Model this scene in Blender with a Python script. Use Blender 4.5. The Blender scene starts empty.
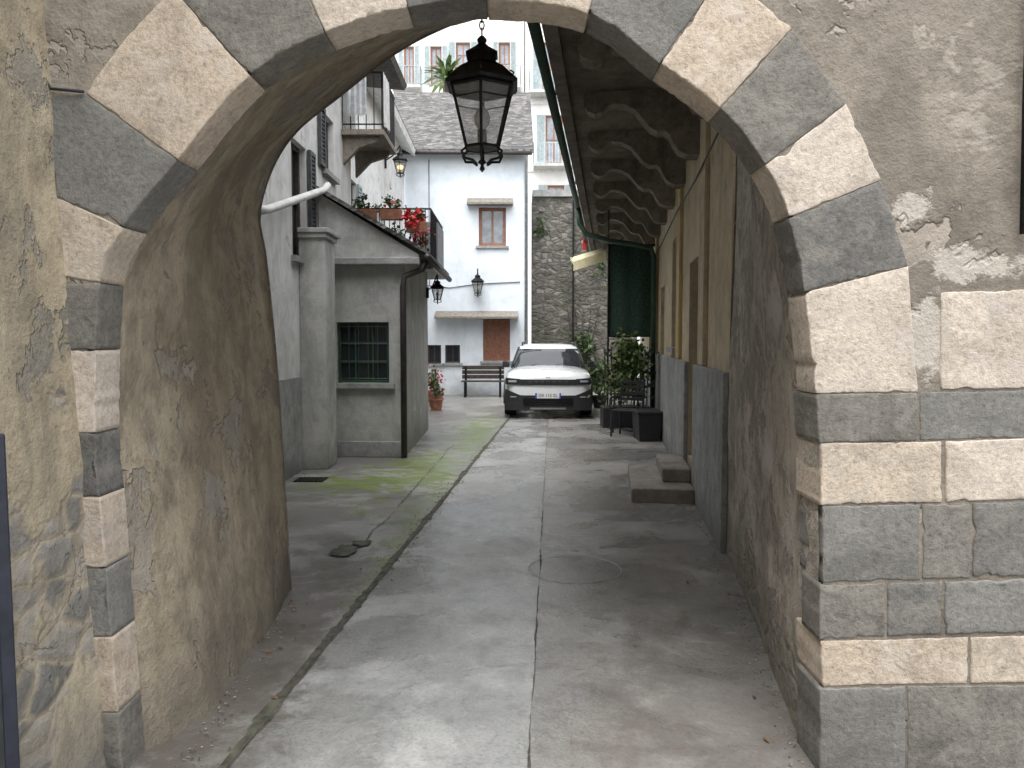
import bpy, math, random
from mathutils import Vector, Matrix, noise as mn
random.seed(7)
S=bpy.context.scene
# ------------------------------------------------------------------ survey helpers (metres from picture measurements)
FPX=770.0; TH=math.atan(44/770.0); CH=1.6
def ZD(py,D):
    v=(384-py)/FPX
    return CH+(v*math.cos(TH)-math.sin(TH))/(math.cos(TH)+v*math.sin(TH))*D
def XD(px,D,py=340):
    v=(384-py)/FPX
    return (px-512)/FPX/(math.cos(TH)+v*math.sin(TH))*D
def G(px,py):
    v=(384-py)/FPX
    dz=-math.sin(TH)+v*math.cos(TH); dy=math.cos(TH)+v*math.sin(TH); t=-CH/dz
    return ((px-512)/FPX*t, dy*t)
# ------------------------------------------------------------------ material DSL
def new_mat(name):
    m=bpy.data.materials.new(name); m.use_nodes=True
    nt=m.node_tree; b=nt.nodes['Principled BSDF']; return m,nt,b
def pos(nt,sc=(1,1,1)):
    g=nt.nodes.new('ShaderNodeNewGeometry'); mp=nt.nodes.new('ShaderNodeVectorMath'); mp.operation='MULTIPLY'
    nt.links.new(g.outputs['Position'],mp.inputs[0]); mp.inputs[1].default_value=sc; return mp.outputs[0]
def setin(nt,sock,v):
    if isinstance(v,bpy.types.NodeSocket): nt.links.new(v,sock)
    else:
        if isinstance(v,(tuple,list)) and len(v)==3 and sock.type=='RGBA': v=(*v,1)
        sock.default_value=v
def noise(nt,vec,scale,detail=5,rough=.6,dist=0):
    n=nt.nodes.new('ShaderNodeTexNoise'); n.inputs['Scale'].default_value=scale; n.inputs['Detail'].default_value=min(detail,5)
    n.inputs['Roughness'].default_value=rough; n.inputs['Distortion'].default_value=dist
    nt.links.new(vec,n.inputs['Vector']); return n.outputs['Fac']
def voro(nt,vec,scale,feature='DISTANCE_TO_EDGE'):
    n=nt.nodes.new('ShaderNodeTexVoronoi'); n.feature=feature; n.inputs['Scale'].default_value=scale
    nt.links.new(vec,n.inputs['Vector']); return n
def ramp(nt,fac,stops):
    r=nt.nodes.new('ShaderNodeValToRGB'); nt.links.new(fac,r.inputs[0])
    e=r.color_ramp.elements
    while len(e)<len(stops): e.new(.5)
    for i,(p,c) in enumerate(stops):
        e[i].position=p
        if not isinstance(c,(tuple,list)): c=(c,c,c)
        e[i].color=(*c[:3],1)
    return r.outputs[0]
def mix(nt,fac,a,b,mode='MIX'):
    n=nt.nodes.new('ShaderNodeMix'); n.data_type='RGBA'; n.blend_type=mode
    setin(nt,n.inputs[0],fac); setin(nt,n.inputs[6],a); setin(nt,n.inputs[7],b); return n.outputs[2]
def mth(nt,op,a,b=0.0,clamp=False):
    n=nt.nodes.new('ShaderNodeMath'); n.operation=op; n.use_clamp=clamp
    setin(nt,n.inputs[0],a); setin(nt,n.inputs[1],b); return n.outputs[0]
def bump(nt,b,h,strength=.3,dist=.02):
    n=nt.nodes.new('ShaderNodeBump'); n.inputs['Strength'].default_value=strength; n.inputs['Distance'].default_value=dist
    nt.links.new(h,n.inputs['Height']); nt.links.new(n.outputs[0],b.inputs['Normal'])
def zval(nt):
    g=nt.nodes.new('ShaderNodeNewGeometry'); s=nt.nodes.new('ShaderNodeSeparateXYZ'); nt.links.new(g.outputs['Position'],s.inputs[0]); return s.outputs
def blob(nt,c,r,nz,soft=.35,amp=2.6):
    """noisy ellipse mask around world point c"""
    g=nt.nodes.new('ShaderNodeNewGeometry')
    c3=c if len(c)==3 else (c[0],c[1],0); r3=(1/r[0],1/r[1],0) if len(r)==2 else tuple(1/q for q in r)
    a=nt.nodes.new('ShaderNodeVectorMath'); a.operation='SUBTRACT'; nt.links.new(g.outputs['Position'],a.inputs[0]); a.inputs[1].default_value=c3
    m=nt.nodes.new('ShaderNodeVectorMath'); m.operation='MULTIPLY'; nt.links.new(a.outputs[0],m.inputs[0]); m.inputs[1].default_value=r3
    l=nt.nodes.new('ShaderNodeVectorMath'); l.operation='LENGTH'; nt.links.new(m.outputs[0],l.inputs[0])
    d=mth(nt,'ADD',l.outputs['Value'],mth(nt,'MULTIPLY',mth(nt,'SUBTRACT',nz,.5),amp))
    return ramp(nt,d,[(max(0,.85-soft),1),(.95,0)])
def sc(c,k): return tuple(x*k for x in c)
def offs(nt,P0,seed):
    a=nt.nodes.new('ShaderNodeVectorMath'); a.operation='ADD'; nt.links.new(P0,a.inputs[0]); a.inputs[1].default_value=(seed,seed*.7,seed*1.3); return a.outputs[0]
def rubble_col(nt,P,scale=4.5,c=((.17,.165,.15),(.27,.255,.23),(.37,.34,.29)),mort=(.35,.305,.235),zs=1.7):
    st=nt.nodes.new('ShaderNodeVectorMath'); st.operation='MULTIPLY'; nt.links.new(P,st.inputs[0]); st.inputs[1].default_value=(1,1,zs)
    n0=nt.nodes.new('ShaderNodeTexNoise'); n0.inputs['Scale'].default_value=6; n0.inputs['Detail'].default_value=3; nt.links.new(P,n0.inputs['Vector'])
    a=nt.nodes.new('ShaderNodeVectorMath'); a.operation='MULTIPLY_ADD'; nt.links.new(n0.outputs['Color'],a.inputs[0]); a.inputs[1].default_value=(.1,.1,.1); nt.links.new(st.outputs[0],a.inputs[2])
    v=voro(nt,a.outputs[0],scale,'F1'); e=voro(nt,a.outputs[0],scale)
    col=ramp(nt,v.outputs['Color'],[(.2,c[0]),(.55,c[1]),(.9,c[2])])
    m=ramp(nt,e.outputs['Distance'],[(.04,1),(.14,0)])
    return mix(nt,m,col,mort), ramp(nt,e.outputs['Distance'],[(.0,0),(.22,1)])
def plaster(name,c1,c2,scale=.9,stain=None,stain_amt=.6,stain_thr=.5,peel=None,peel_thr=.6,damp=None,damp_z=.8,rough=.9,bmp=.35,fine=.45,seed=0.0,rub=None,patches=(),patch_col=None,patch_amt=1.0,second=None):
    m,nt,b=new_mat(name); P=offs(nt,pos(nt),seed) if seed else pos(nt)
    n1=noise(nt,P,scale,5,.68,.3); col=ramp(nt,n1,[(.38,c1),(.62,c2)])
    n2=noise(nt,P,scale*6,5,.75); col=mix(nt,fine,col,ramp(nt,n2,[(.36,.35),(.52,1),(.66,1.2)]),'MULTIPLY')
    h=mth(nt,'ADD',mth(nt,'MULTIPLY',n1,.8),mth(nt,'MULTIPLY',n2,.7))
    nf=noise(nt,P,70,3,.75); h=mth(nt,'ADD',h,mth(nt,'MULTIPLY',nf,.16)); col=mix(nt,fine*.6,col,ramp(nt,nf,[(.3,.6),(.6,1.12)]),'MULTIPLY')
    if stain:
        st=nt.nodes.new('ShaderNodeVectorMath'); st.operation='MULTIPLY'; nt.links.new(P,st.inputs[0]); st.inputs[1].default_value=(2.2,2.2,.6)
        n3=noise(nt,st.outputs[0],1.4,5,.7,.5)
        f=ramp(nt,n3,[(stain_thr,0),(stain_thr+.13,stain_amt)]); col=mix(nt,f,col,stain)
    if second:
        n6=noise(nt,offs(nt,P,7.7),second[1],5,.7,.3); f=ramp(nt,n6,[(second[2],0),(second[2]+.03,.85)]); col=mix(nt,f,col,mix(nt,.5,second[0],ramp(nt,n2,[(.36,.6),(.6,1.1)]),'MULTIPLY')); h=mth(nt,'SUBTRACT',h,mth(nt,'MULTIPLY',f,.12))
    if peel:
        n4=noise(nt,P,scale*1.7+.5,5,.72,.35); f=ramp(nt,n4,[(peel_thr,0),(peel_thr+.015,1)])
        pc=mix(nt,ramp(nt,n2,[(.4,0),(.6,1)]),peel,sc(peel,.75))
        col=mix(nt,f,col,pc); h=mth(nt,'SUBTRACT',h,mth(nt,'MULTIPLY',f,.3))
        edge=ramp(nt,n4,[(peel_thr-.014,0),(peel_thr,.35),(peel_thr+.012,0)]); col=mix(nt,edge,col,sc(c1,.5))
    for (pc_,pr_) in patches:
        f=mth(nt,'MULTIPLY',blob(nt,pc_,pr_,n2,.2,3.6),patch_amt); col=mix(nt,f,col,mix(nt,.5,patch_col,ramp(nt,nf,[(.3,.6),(.7,1)]),'MULTIPLY')); h=mth(nt,'SUBTRACT',h,mth(nt,'MULTIPLY',f,.12))
    z=zval(nt)[2]
    if rub:
        rc,rh=rubble_col(nt,P,rub[1]); nr=noise(nt,P,1.1,5,.65,.3)
        f=ramp(nt,mth(nt,'ADD',mth(nt,'DIVIDE',z,rub[0]*2),mth(nt,'MULTIPLY',mth(nt,'SUBTRACT',nr,.5),2.2)),[(.40,1),(.47,0)])
        col=mix(nt,f,col,mix(nt,.55,rc,ramp(nt,n2,[(.36,.5),(.6,1.15)]),'MULTIPLY')); h=mth(nt,'ADD',mth(nt,'SUBTRACT',h,mth(nt,'MULTIPLY',f,.35)),mth(nt,'MULTIPLY',mth(nt,'MULTIPLY',rh,f),.3))
    if damp:
        zz=mth(nt,'ADD',z,mth(nt,'MULTIPLY',mth(nt,'SUBTRACT',noise(nt,P,1.4,5,.7),.5),2.6*damp_z))
        f=ramp(nt,mth(nt,'DIVIDE',zz,max(damp_z,.01)*2),[(.0,.9),(.5,0)]); col=mix(nt,f,col,damp)
    nt.links.new(col,b.inputs['Base Color']); b.inputs['Roughness'].default_value=rough
    b.inputs['Specular IOR Level'].default_value=.25
    bump(nt,b,h,min(1,bmp*2.0),.035); return m
def stone(name,c,vein,seed):
    m,nt,b=new_mat(name); P=offs(nt,pos(nt),seed)
    n1=noise(nt,P,3.2,5,.7,.5); n2=noise(nt,P,45,4,.8); n3=noise(nt,P,8,5,.78,.3)
    col=ramp(nt,n1,[(.36,sc(c,.78)),(.5,c),(.64,sc(c,1.12))])
    col=mix(nt,.55,col,ramp(nt,n2,[(.36,.5),(.55,1),(.7,1.2)]),'MULTIPLY')
    col=mix(nt,ramp(nt,n3,[(.50,0),(.62,.6)]),col,vein)
    pit=ramp(nt,n2,[(.33,1),(.38,0)]); col=mix(nt,mth(nt,'MULTIPLY',pit,.45),col,sc(c,.4))
    nt.links.new(col,b.inputs['Base Color']); b.inputs['Roughness'].default_value=.9; b.inputs['Specular IOR Level'].default_value=.2
    h=mth(nt,'ADD',mth(nt,'MULTIPLY',n3,.6),mth(nt,'MULTIPLY',n2,.8)); bump(nt,b,h,.6,.014); return m
def simple(name,c,rough=.5,metal=0,var=.25,scale=12,bmp=.1,coat=0,spec=.5):
    m,nt,b=new_mat(name); P=pos(nt); n=noise(nt,P,scale,4,.65)
    col=ramp(nt,n,[(.35,sc(c,1-var)),(.65,sc(c,1+var*.6))]); nt.links.new(col,b.inputs['Base Color'])
    nt.links.new(ramp(nt,n,[(.3,min(1,rough*1.2)),(.7,rough*.85)]),b.inputs['Roughness']); b.inputs['Metallic'].default_value=metal
    b.inputs['Coat Weight'].default_value=coat; b.inputs['Specular IOR Level'].default_value=spec
    if bmp: bump(nt,b,n,bmp,.01)
    return m
def glass_dark(name,c=(.02,.025,.03),rough=.08):
    return simple(name,c,rough,0,.3,3,.02,0,.6)
def leafm(name,c):
    m,nt,b=new_mat(name); P=pos(nt); n=noise(nt,P,9,3,.6)
    nt.links.new(ramp(nt,n,[(.35,sc(c,.5)),(.65,sc(c,1.5))]),b.inputs['Base Color']); b.inputs['Roughness'].default_value=.55
    return m
MT={}
MT['arch_plaster']=plaster('arch_plaster',(.205,.18,.15),(.30,.265,.22),.8,(.15,.13,.11),.6,.5,peel=(.34,.30,.255),peel_thr=.60,damp=(.13,.125,.12),damp_z=.3,seed=1.7,
   patches=(((1.40,2.75,2.07),(.08,.3,.07)),((1.64,2.75,1.87),(.20,.3,.06)),((1.48,2.75,1.62),(.09,.3,.16))),patch_col=(.52,.48,.42),patch_amt=.8,second=((.34,.305,.26),1.6,.60))
MT['side_plaster']=plaster('side_plaster',(.32,.27,.19),(.44,.38,.275),1.1,(.22,.195,.155),.6,.5,peel=(.29,.265,.22),peel_thr=.61,damp=(.22,.205,.18),damp_z=.4,seed=3.2,rub=(1.2,5.5),bmp=.35)
MT['vault_plaster']=plaster('vault_plaster',(.31,.262,.19),(.47,.405,.305),1.0,(.22,.185,.14),.65,.48,peel=(.36,.32,.265),peel_thr=.57,damp=(.17,.15,.12),damp_z=.5,seed=8.4,bmp=.45,fine=.55,second=((.33,.30,.26),2.0,.60))
MT['rough_plaster']=plaster('rough_plaster',(.37,.33,.28),(.50,.455,.39),1.4,(.27,.24,.20),.55,.5,peel=(.33,.295,.25),peel_thr=.56,damp=(.26,.235,.20),damp_z=.4,seed=14.4,bmp=.6,fine=.6,rub=(.35,6),
   patches=(((1.32,3.9,1.02),(.5,.3,.12)),((1.3,3.5,1.75),(.5,.25,.12)),((1.32,3.3,.75),(.5,.2,.1))),patch_col=(.62,.585,.54),patch_amt=.75,second=((.56,.49,.43),2.2,.585))
MT['mortar']=plaster('mortar',(.24,.22,.19),(.34,.31,.27),2.5,bmp=.6,seed=5)
LS=[stone('light_stone_a',(.52,.445,.36),(.44,.395,.345),1.0),stone('light_stone_b',(.56,.49,.415),(.47,.425,.385),7.0),stone('light_stone_c',(.50,.42,.335),(.57,.51,.45),13.0)]
DS=[stone('dark_stone_a',(.19,.18,.16),(.27,.255,.225),21.0),stone('dark_stone_b',(.21,.205,.19),(.155,.152,.142),31.0),stone('dark_stone_c',(.165,.16,.15),(.25,.235,.21),41.0)]
MT['white_wall']=plaster('white_wall',(.60,.60,.59),(.74,.74,.73),.6,(.46,.45,.43),.55,.49,peel=(.50,.48,.45),peel_thr=.63,damp=(.36,.36,.35),damp_z=.8,bmp=.18,fine=.3)
MT['grey_wall']=plaster('grey_wall',(.42,.42,.405),(.54,.54,.52),.7,(.31,.31,.295),.65,.49,peel=(.58,.57,.55),peel_thr=.64,damp=(.25,.26,.225),damp_z=.45,bmp=.18,fine=.35,seed=4)
MT['grey_plinth']=plaster('grey_plinth',(.29,.29,.285),(.39,.39,.385),1.2,(.21,.21,.20),.5,.5,damp=(.18,.18,.17),damp_z=.25,bmp=.25,seed=6)
MT['blue_wall']=plaster('blue_wall',(.68,.74,.80),(.78,.83,.88),.3,(.57,.61,.65),.45,.53,damp=(.44,.46,.47),damp_z=.5,bmp=.08,fine=.15)
MT['yellow_wall']=plaster('yellow_wall',(.50,.415,.275),(.60,.515,.365),.8,(.37,.305,.21),.6,.5,peel=(.58,.54,.46),peel_thr=.64,damp=(.33,.30,.25),damp_z=.4,bmp=.12,fine=.35,seed=2)
MT['ochre']=plaster('ochre',(.50,.37,.18),(.58,.45,.25),.8,(.38,.29,.17),.5,.5,bmp=.1,fine=.25,seed=9)
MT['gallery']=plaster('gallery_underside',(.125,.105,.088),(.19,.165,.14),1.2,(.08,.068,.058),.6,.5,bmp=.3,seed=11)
MT['corbel']=plaster('corbel_stone',(.20,.175,.145),(.29,.255,.215),2,(.12,.105,.09),.6,.5,bmp=.3,seed=12)
MT['step_stone']=plaster('step_stone',(.25,.23,.205),(.35,.325,.29),2,(.18,.16,.14),.6,.5,bmp=.3,seed=13)
MT['cream_wall']=plaster('cream_wall',(.72,.71,.69),(.80,.79,.77),.2,(.64,.63,.61),.4,.5,bmp=.05,fine=.12)
MT['iron']=simple('black_iron',(.018,.018,.02),.45,.6,.4,30,.2)
MT['blackplastic']=simple('black_plastic',(.02,.02,.022),.55,0,.2,20,.05)
MT['pipe_brown']=simple('brown_pipe',(.048,.042,.040),.5,.2,.3,8)
MT['pipe_white']=simple('white_pipe',(.64,.64,.62),.5,0,.2,6)
MT['steel']=simple('galvanised_steel',(.38,.39,.40),.45,.5,.25,10)
MT['wood_red']=simple('reddish_wood',(.28,.125,.075),.55,0,.3,14)
MT['wood_dark']=simple('dark_wood',(.055,.04,.03),.6,0,.35,14,.2)
MT['wood_grey']=simple('weathered_wood',(.22,.20,.17),.8,0,.3,14,.2)
MT['green_frame']=simple('dark_green_frame',(.03,.07,.045),.5,0,.3,14)
MT['shutter']=simple('dark_shutter',(.05,.055,.06),.6,0,.3,14)
MT['green_shutter']=simple('blue_grey_shutter',(.36,.42,.43),.6,0,.2,10)
MT['pane']=glass_dark('window_glass')
MT['pane_light']=glass_dark('pale_window_glass',(.25,.28,.31),.12)
MT['terracotta']=simple('terracotta',(.36,.16,.10),.85,0,.3,14,.2)
MT['net']=simple('green_netting',(.028,.06,.042),.9,0,.4,30,.3)
MT['awning']=simple('cream_awning',(.60,.54,.34),.8,0,.15,8)
MT['leaf_a']=leafm('leaf_green',(.075,.125,.035)); MT['leaf_b']=leafm('leaf_dark',(.035,.065,.022)); MT['leaf_c']=leafm('leaf_yellow_green',(.14,.20,.055))
MT['petal']=simple('red_petals',(.55,.03,.03),.6,0,.3,20)
MT['dry']=leafm('dry_leaf',(.16,.09,.04))
def glow():
    m,nt,b=new_mat('lit_bulb'); P=pos(nt); n=noise(nt,P,6,2,.5); nt.links.new(ramp(nt,n,[(.3,(1,.55,.18)),(.7,(1,.65,.28))]),b.inputs['Emission Color']); b.inputs['Emission Strength'].default_value=2.5; return m
MT['lit']=glow()
def slate():
    m,nt,b=new_mat('slate_roof'); P=pos(nt,(1,1.6,1.6)); v=voro(nt,P,5.5,'F1'); e=voro(nt,P,5.5)
    col=ramp(nt,v.outputs['Color'],[(.2,(.05,.05,.052)),(.6,(.11,.105,.10)),(.95,(.19,.18,.165))])
    col=mix(nt,ramp(nt,e.outputs['Distance'],[(.0,1),(.06,0)]),col,(.02,.02,.02))
    n=noise(nt,P,2,5,.7); col=mix(nt,.5,col,ramp(nt,n,[(.3,.5),(.7,1.3)]),'MULTIPLY')
    nt.links.new(col,b.inputs['Base Color']); b.inputs['Roughness'].default_value=.8; bump(nt,b,mth(nt,'ADD',v.outputs['Distance'],n),.8,.06); return m
MT['slate']=slate()
def rubble():
    m,nt,b=new_mat('rubble_masonry'); P=pos(nt)
    col,h=rubble_col(nt,P,4.2,((.10,.095,.085),(.17,.16,.14),(.25,.235,.21)),(.13,.12,.105))
    n=noise(nt,P,1.1,5,.7); col=mix(nt,ramp(nt,n,[(.48,0),(.6,.65)]),col,(.075,.078,.055))
    n2=noise(nt,P,7,5,.75); col=mix(nt,.7,col,ramp(nt,n2,[(.36,.4),(.6,1.2)]),'MULTIPLY')
    nt.links.new(col,b.inputs['Base Color']); b.inputs['Roughness'].default_value=.92; bump(nt,b,mth(nt,'ADD',h,n2),.5,.04); return m
MT['rubble']=rubble()
def concrete(name,c1,c2,wet_lo,brown=0.0,seed=0.0,moss=False,crack=.4):
    m,nt,b=new_mat(name); P=offs(nt,pos(nt),seed)
    n1=noise(nt,P,.7,5,.7,.4); n2=noise(nt,P,4.5,5,.76,.2); n3=noise(nt,P,60,3,.8); n4=noise(nt,P,1.0,5,.66,.4)
    col=ramp(nt,n1,[(.38,c1),(.62,c2)])
    col=mix(nt,.42,col,ramp(nt,n2,[(.36,.5),(.5,.95),(.64,1.12)]),'MULTIPLY')
    col=mix(nt,.55,col,ramp(nt,n3,[(.33,.5),(.5,1),(.68,1.25)]),'MULTIPLY')
    wet=ramp(nt,n4,[(.44,0),(.53,1)]); col=mix(nt,wet,col,mix(nt,1.0,col,(.70,.70,.69),'MULTIPLY'))
    wv=nt.nodes.new('ShaderNodeVectorMath'); wv.operation='MULTIPLY_ADD'
    nn=nt.nodes.new('ShaderNodeTexNoise'); nn.inputs['Scale'].default_value=1.8; nn.inputs['Detail'].default_value=4; nt.links.new(P,nn.inputs['Vector'])
    nt.links.new(nn.outputs['Color'],wv.inputs[0]); wv.inputs[1].default_value=(.9,.9,0); nt.links.new(P,wv.inputs[2])
    e=voro(nt,wv.outputs[0],.42); ck=ramp(nt,e.outputs['Distance'],[(.0,crack),(.003,0)]); ck=mth(nt,'MULTIPLY',ck,ramp(nt,n1,[(.45,0),(.55,1)]))
    col=mix(nt,ck,col,(.08,.075,.07))
    if brown: col=mix(nt,mth(nt,'MULTIPLY',ramp(nt,n1,[(.44,0),(.6,1)]),brown),col,(.21,.185,.155))
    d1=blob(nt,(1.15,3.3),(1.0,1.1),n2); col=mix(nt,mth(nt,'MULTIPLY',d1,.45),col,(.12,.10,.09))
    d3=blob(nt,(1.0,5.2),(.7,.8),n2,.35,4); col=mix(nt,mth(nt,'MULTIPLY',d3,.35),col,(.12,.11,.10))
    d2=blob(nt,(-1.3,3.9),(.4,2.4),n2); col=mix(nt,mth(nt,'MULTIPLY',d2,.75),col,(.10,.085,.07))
    if moss:
        f=blob(nt,(-1.05,9.6),(.7,2.2),n2,.6,5.5); f2=blob(nt,(-.62,13.0),(.5,3.6),n2,.6,5.5); f3=blob(nt,(-1.6,8.6),(1.0,.6),n2,.5,5.5)
        f4=blob(nt,(-.85,6.4),(.16,2.4),n2,.6,5.5)
        f=mth(nt,'MAXIMUM',mth(nt,'MAXIMUM',f,mth(nt,'MULTIPLY',f4,.6)),mth(nt,'MAXIMUM',f2,f3)); col=mix(nt,mth(nt,'MULTIPLY',f,.86),col,mix(nt,ramp(nt,n3,[(.35,0),(.65,1)]),(.08,.115,.02),(.20,.27,.05)))
    nt.links.new(col,b.inputs['Base Color'])
    r=ramp(nt,mth(nt,'ADD',mth(nt,'MULTIPLY',n4,.75),mth(nt,'MULTIPLY',n2,.25)),[(.42,.55),(.53,wet_lo)]); nt.links.new(r,b.inputs['Roughness'])
    b.inputs['Specular IOR Level'].default_value=.55
    h=mth(nt,'ADD',mth(nt,'MULTIPLY',n2,.8),mth(nt,'MULTIPLY',n3,.3)); h=mth(nt,'SUBTRACT',h,mth(nt,'MULTIPLY',ck,.4))
    bump(nt,b,h,.3,.02); return m
MT['lane_left']=concrete('lane_concrete_smooth',(.30,.302,.292),(.395,.395,.382),.22,0.0,0)
MT['lane_right']=concrete('lane_concrete_worn',(.255,.25,.237),(.35,.345,.328),.25,.4,5.5)
MT['yard']=concrete('old_yard_paving',(.24,.237,.224),(.345,.34,.324),.30,.25,12,moss=True)
MT['joint']=simple('dirt_joint',(.075,.07,.06),.95,0,.5,25,.3)
MT['gutter_dirt']=simple('mossy_gutter_dirt',(.085,.085,.062),.9,0,.55,14,.4)
def lantern_glass():
    m=bpy.data.materials.new('lantern_glass'); m.use_nodes=True; nt=m.node_tree; b=nt.nodes['Principled BSDF']
    P=pos(nt); n=noise(nt,P,25,4,.7)
    nt.links.new(ramp(nt,n,[(.3,(.25,.25,.23)),(.7,(.5,.5,.48))]),b.inputs['Base Color']); b.inputs['Roughness'].default_value=.15
    nt.links.new(ramp(nt,n,[(.35,.5),(.7,.25)]),b.inputs['Alpha']); return m
MT['glass']=lantern_glass()
# ------------------------------------------------------------------ mesh builder
class Frame:
    def __init__(s,p0,p1,sg=1):
        s.p0=Vector(p0); d=Vector(p1)-s.p0; s.L=d.length; s.d=d/s.L; s.n=Vector((s.d.y,-s.d.x))*sg
    def P(s,a,z,o=0):
        q=s.p0+s.d*a+s.n*o; return (q.x,q.y,z)
class MB:
    def __init__(s): s.v=[];s.f=[];s.m=[]
    def add(s,vs,fs,mi=0):
        k=len(s.v); s.v+= [tuple(v) for v in vs]
        for f in fs: s.f.append([i+k for i in f]); s.m.append(mi)
    def hexa(s,v,mi=0): s.add(v,[(0,3,2,1),(4,5,6,7),(0,1,5,4),(1,2,6,5),(2,3,7,6),(3,0,4,7)],mi)
    def box(s,x0,x1,y0,y1,z0,z1,mi=0): s.hexa([(x0,y0,z0),(x1,y0,z0),(x1,y1,z0),(x0,y1,z0),(x0,y0,z1),(x1,y0,z1),(x1,y1,z1),(x0,y1,z1)],mi)
    def fbox(s,F,a0,a1,z0,z1,o0,o1,mi=0):
        s.hexa([F.P(a0,z0,o0),F.P(a1,z0,o0),F.P(a1,z0,o1),F.P(a0,z0,o1),F.P(a0,z1,o0),F.P(a1,z1,o0),F.P(a1,z1,o1),F.P(a0,z1,o1)],mi)
    def quad(s,a,b,c,d,mi=0): s.add([a,b,c,d],[(0,1,2,3)],mi)
    def prism(s,pts,ext,mi=0):
        n=len(pts); e=Vector(ext); v=[Vector(p) for p in pts]; s.add(v+[p+e for p in v],[tuple(range(n)),tuple(range(2*n-1,n-1,-1))]+[(i,(i+1)%n,n+(i+1)%n,n+i) for i in range(n)],mi)
    def tube(s,pts,r,n=8,mi=0,cap=True):
        pts=[Vector(p) for p in pts]; rs=r if isinstance(r,(list,tuple)) else [r]*len(pts); vs=[];fs=[]
        up=None
        for i,p in enumerate(pts):
            t=(pts[min(i+1,len(pts)-1)]-pts[max(i-1,0)]).normalized()
            if up is None: up=Vector((0,0,1)) if abs(t.z)<.9 else Vector((1,0,0))
            a=t.cross(up).normalized(); b_=a.cross(t).normalized(); up=b_
            for k in range(n):
                th=2*math.pi*k/n; vs.append(p+(a*math.cos(th)+b_*math.sin(th))*rs[i])
        for i in range(len(pts)-1):
            for k in range(n): fs.append((i*n+k,i*n+(k+1)%n,(i+1)*n+(k+1)%n,(i+1)*n+k))
        if cap: fs+= [tuple(range(n-1,-1,-1)),tuple((len(pts)-1)*n+k for k in range(n))]
        s.add(vs,fs,mi)
    def lathe(s,c,prof,n=16,mi=0,ph=0):
        vs=[];fs=[]
        for r,z in prof:
            for k in range(n):
                th=2*math.pi*k/n+ph; vs.append((c[0]+r*math.cos(th),c[1]+r*math.sin(th),c[2]+z))
        for i in range(len(prof)-1):
            for k in range(n): fs.append((i*n+k,i*n+(k+1)%n,(i+1)*n+(k+1)%n,(i+1)*n+k))
        fs+= [tuple(range(n-1,-1,-1)),tuple((len(prof)-1)*n+k for k in range(n))]
        s.add(vs,fs,mi)
    def wall(s,F,a0,a1,z0,z1,ops,depth=.18,mi=0,mr=None,o=0):
        mr=mi if mr is None else mr
        A=sorted({a0,a1,*[q for p in ops for q in p[:2]]}); Z=sorted({z0,z1,*[q for p in ops for q in p[2:4]]})
        for i in range(len(A)-1):
            for j in range(len(Z)-1):
                ca=(A[i]+A[i+1])/2; cz=(Z[j]+Z[j+1])/2
                if any(p[0]<ca<p[1] and p[2]<cz<p[3] for p in ops): continue
                s.quad(F.P(A[i],Z[j],o),F.P(A[i+1],Z[j],o),F.P(A[i+1],Z[j+1],o),F.P(A[i],Z[j+1],o),mi)
        for p in ops:
            b0,b1,y0,y1=p[:4]; q=o-depth
            for (u,v) in (((b0,y0),(b1,y0)),((b1,y0),(b1,y1)),((b1,y1),(b0,y1)),((b0,y1),(b0,y0))):
                s.quad(F.P(u[0],u[1],o),F.P(v[0],v[1],o),F.P(v[0],v[1],q),F.P(u[0],u[1],q),mr)
    def leaves(s,c,r,n,size,mis=(0,1),clumps=6,seed=0):
        rnd=random.Random(seed); cl=[]
        for i in range(clumps):
            while True:
                p=Vector((rnd.uniform(-1,1),rnd.uniform(-1,1),rnd.uniform(-1,1)))
                if p.length<1: break
            cl.append((p*.75,rnd.uniform(.25,.5)))
        for i in range(n):
            q,w=rnd.choice(cl); d=Vector((rnd.gauss(0,1),rnd.gauss(0,1),rnd.gauss(0,1)))*w*.55+q
            p=Vector((c[0]+d.x*r[0],c[1]+d.y*r[1],c[2]+d.z*r[2]))
            a=Vector((rnd.gauss(0,1),rnd.gauss(0,1),rnd.gauss(0,.7))).normalized(); b=a.cross(Vector((rnd.gauss(0,1),rnd.gauss(0,1),rnd.gauss(0,1)))).normalized()
            l=size*rnd.uniform(.6,1.4); w2=l*.38
            s.add([p-a*l*.5,p+b*w2,p+a*l*.5,p-b*w2],[(0,1,2,3)],rnd.choice(mis))
    def obj(s,name,mats,parent=None,smooth=False,bevel=0,sub=0,label=None,cat=None,group=None,kind=None,origin=None):
        xs=[v[0] for v in s.v]; ys=[v[1] for v in s.v]; zs=[v[2] for v in s.v]
        o=Vector(origin) if origin else Vector(((min(xs)+max(xs))/2,(min(ys)+max(ys))/2,min(zs)))
        me=bpy.data.meshes.new(name); me.from_pydata([Vector(v)-o for v in s.v],[],s.f)
        for m in mats: me.materials.append(MT[m] if isinstance(m,str) else m)
        for p,mi in zip(me.polygons,s.m): p.material_index=mi; p.use_smooth=smooth
        me.update(); ob=bpy.data.objects.new(name,me); S.collection.objects.link(ob); ob.location=o
        if parent: ob.parent=parent; ob.matrix_parent_inverse=Matrix.Translation(-parent.location) if parent.type=='EMPTY' and parent.parent is None else Matrix.Translation(-Vector(parent['_wo']))
        ob['_wo']=tuple(o)
        if bevel:
            b=ob.modifiers.new('bevel','BEVEL'); b.width=bevel; b.segments=2; b.limit_method='ANGLE'
        if sub:
            b=ob.modifiers.new('sub','SUBSURF'); b.levels=sub; b.render_levels=sub
        tag(ob,label,cat,group,kind); return ob
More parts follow.
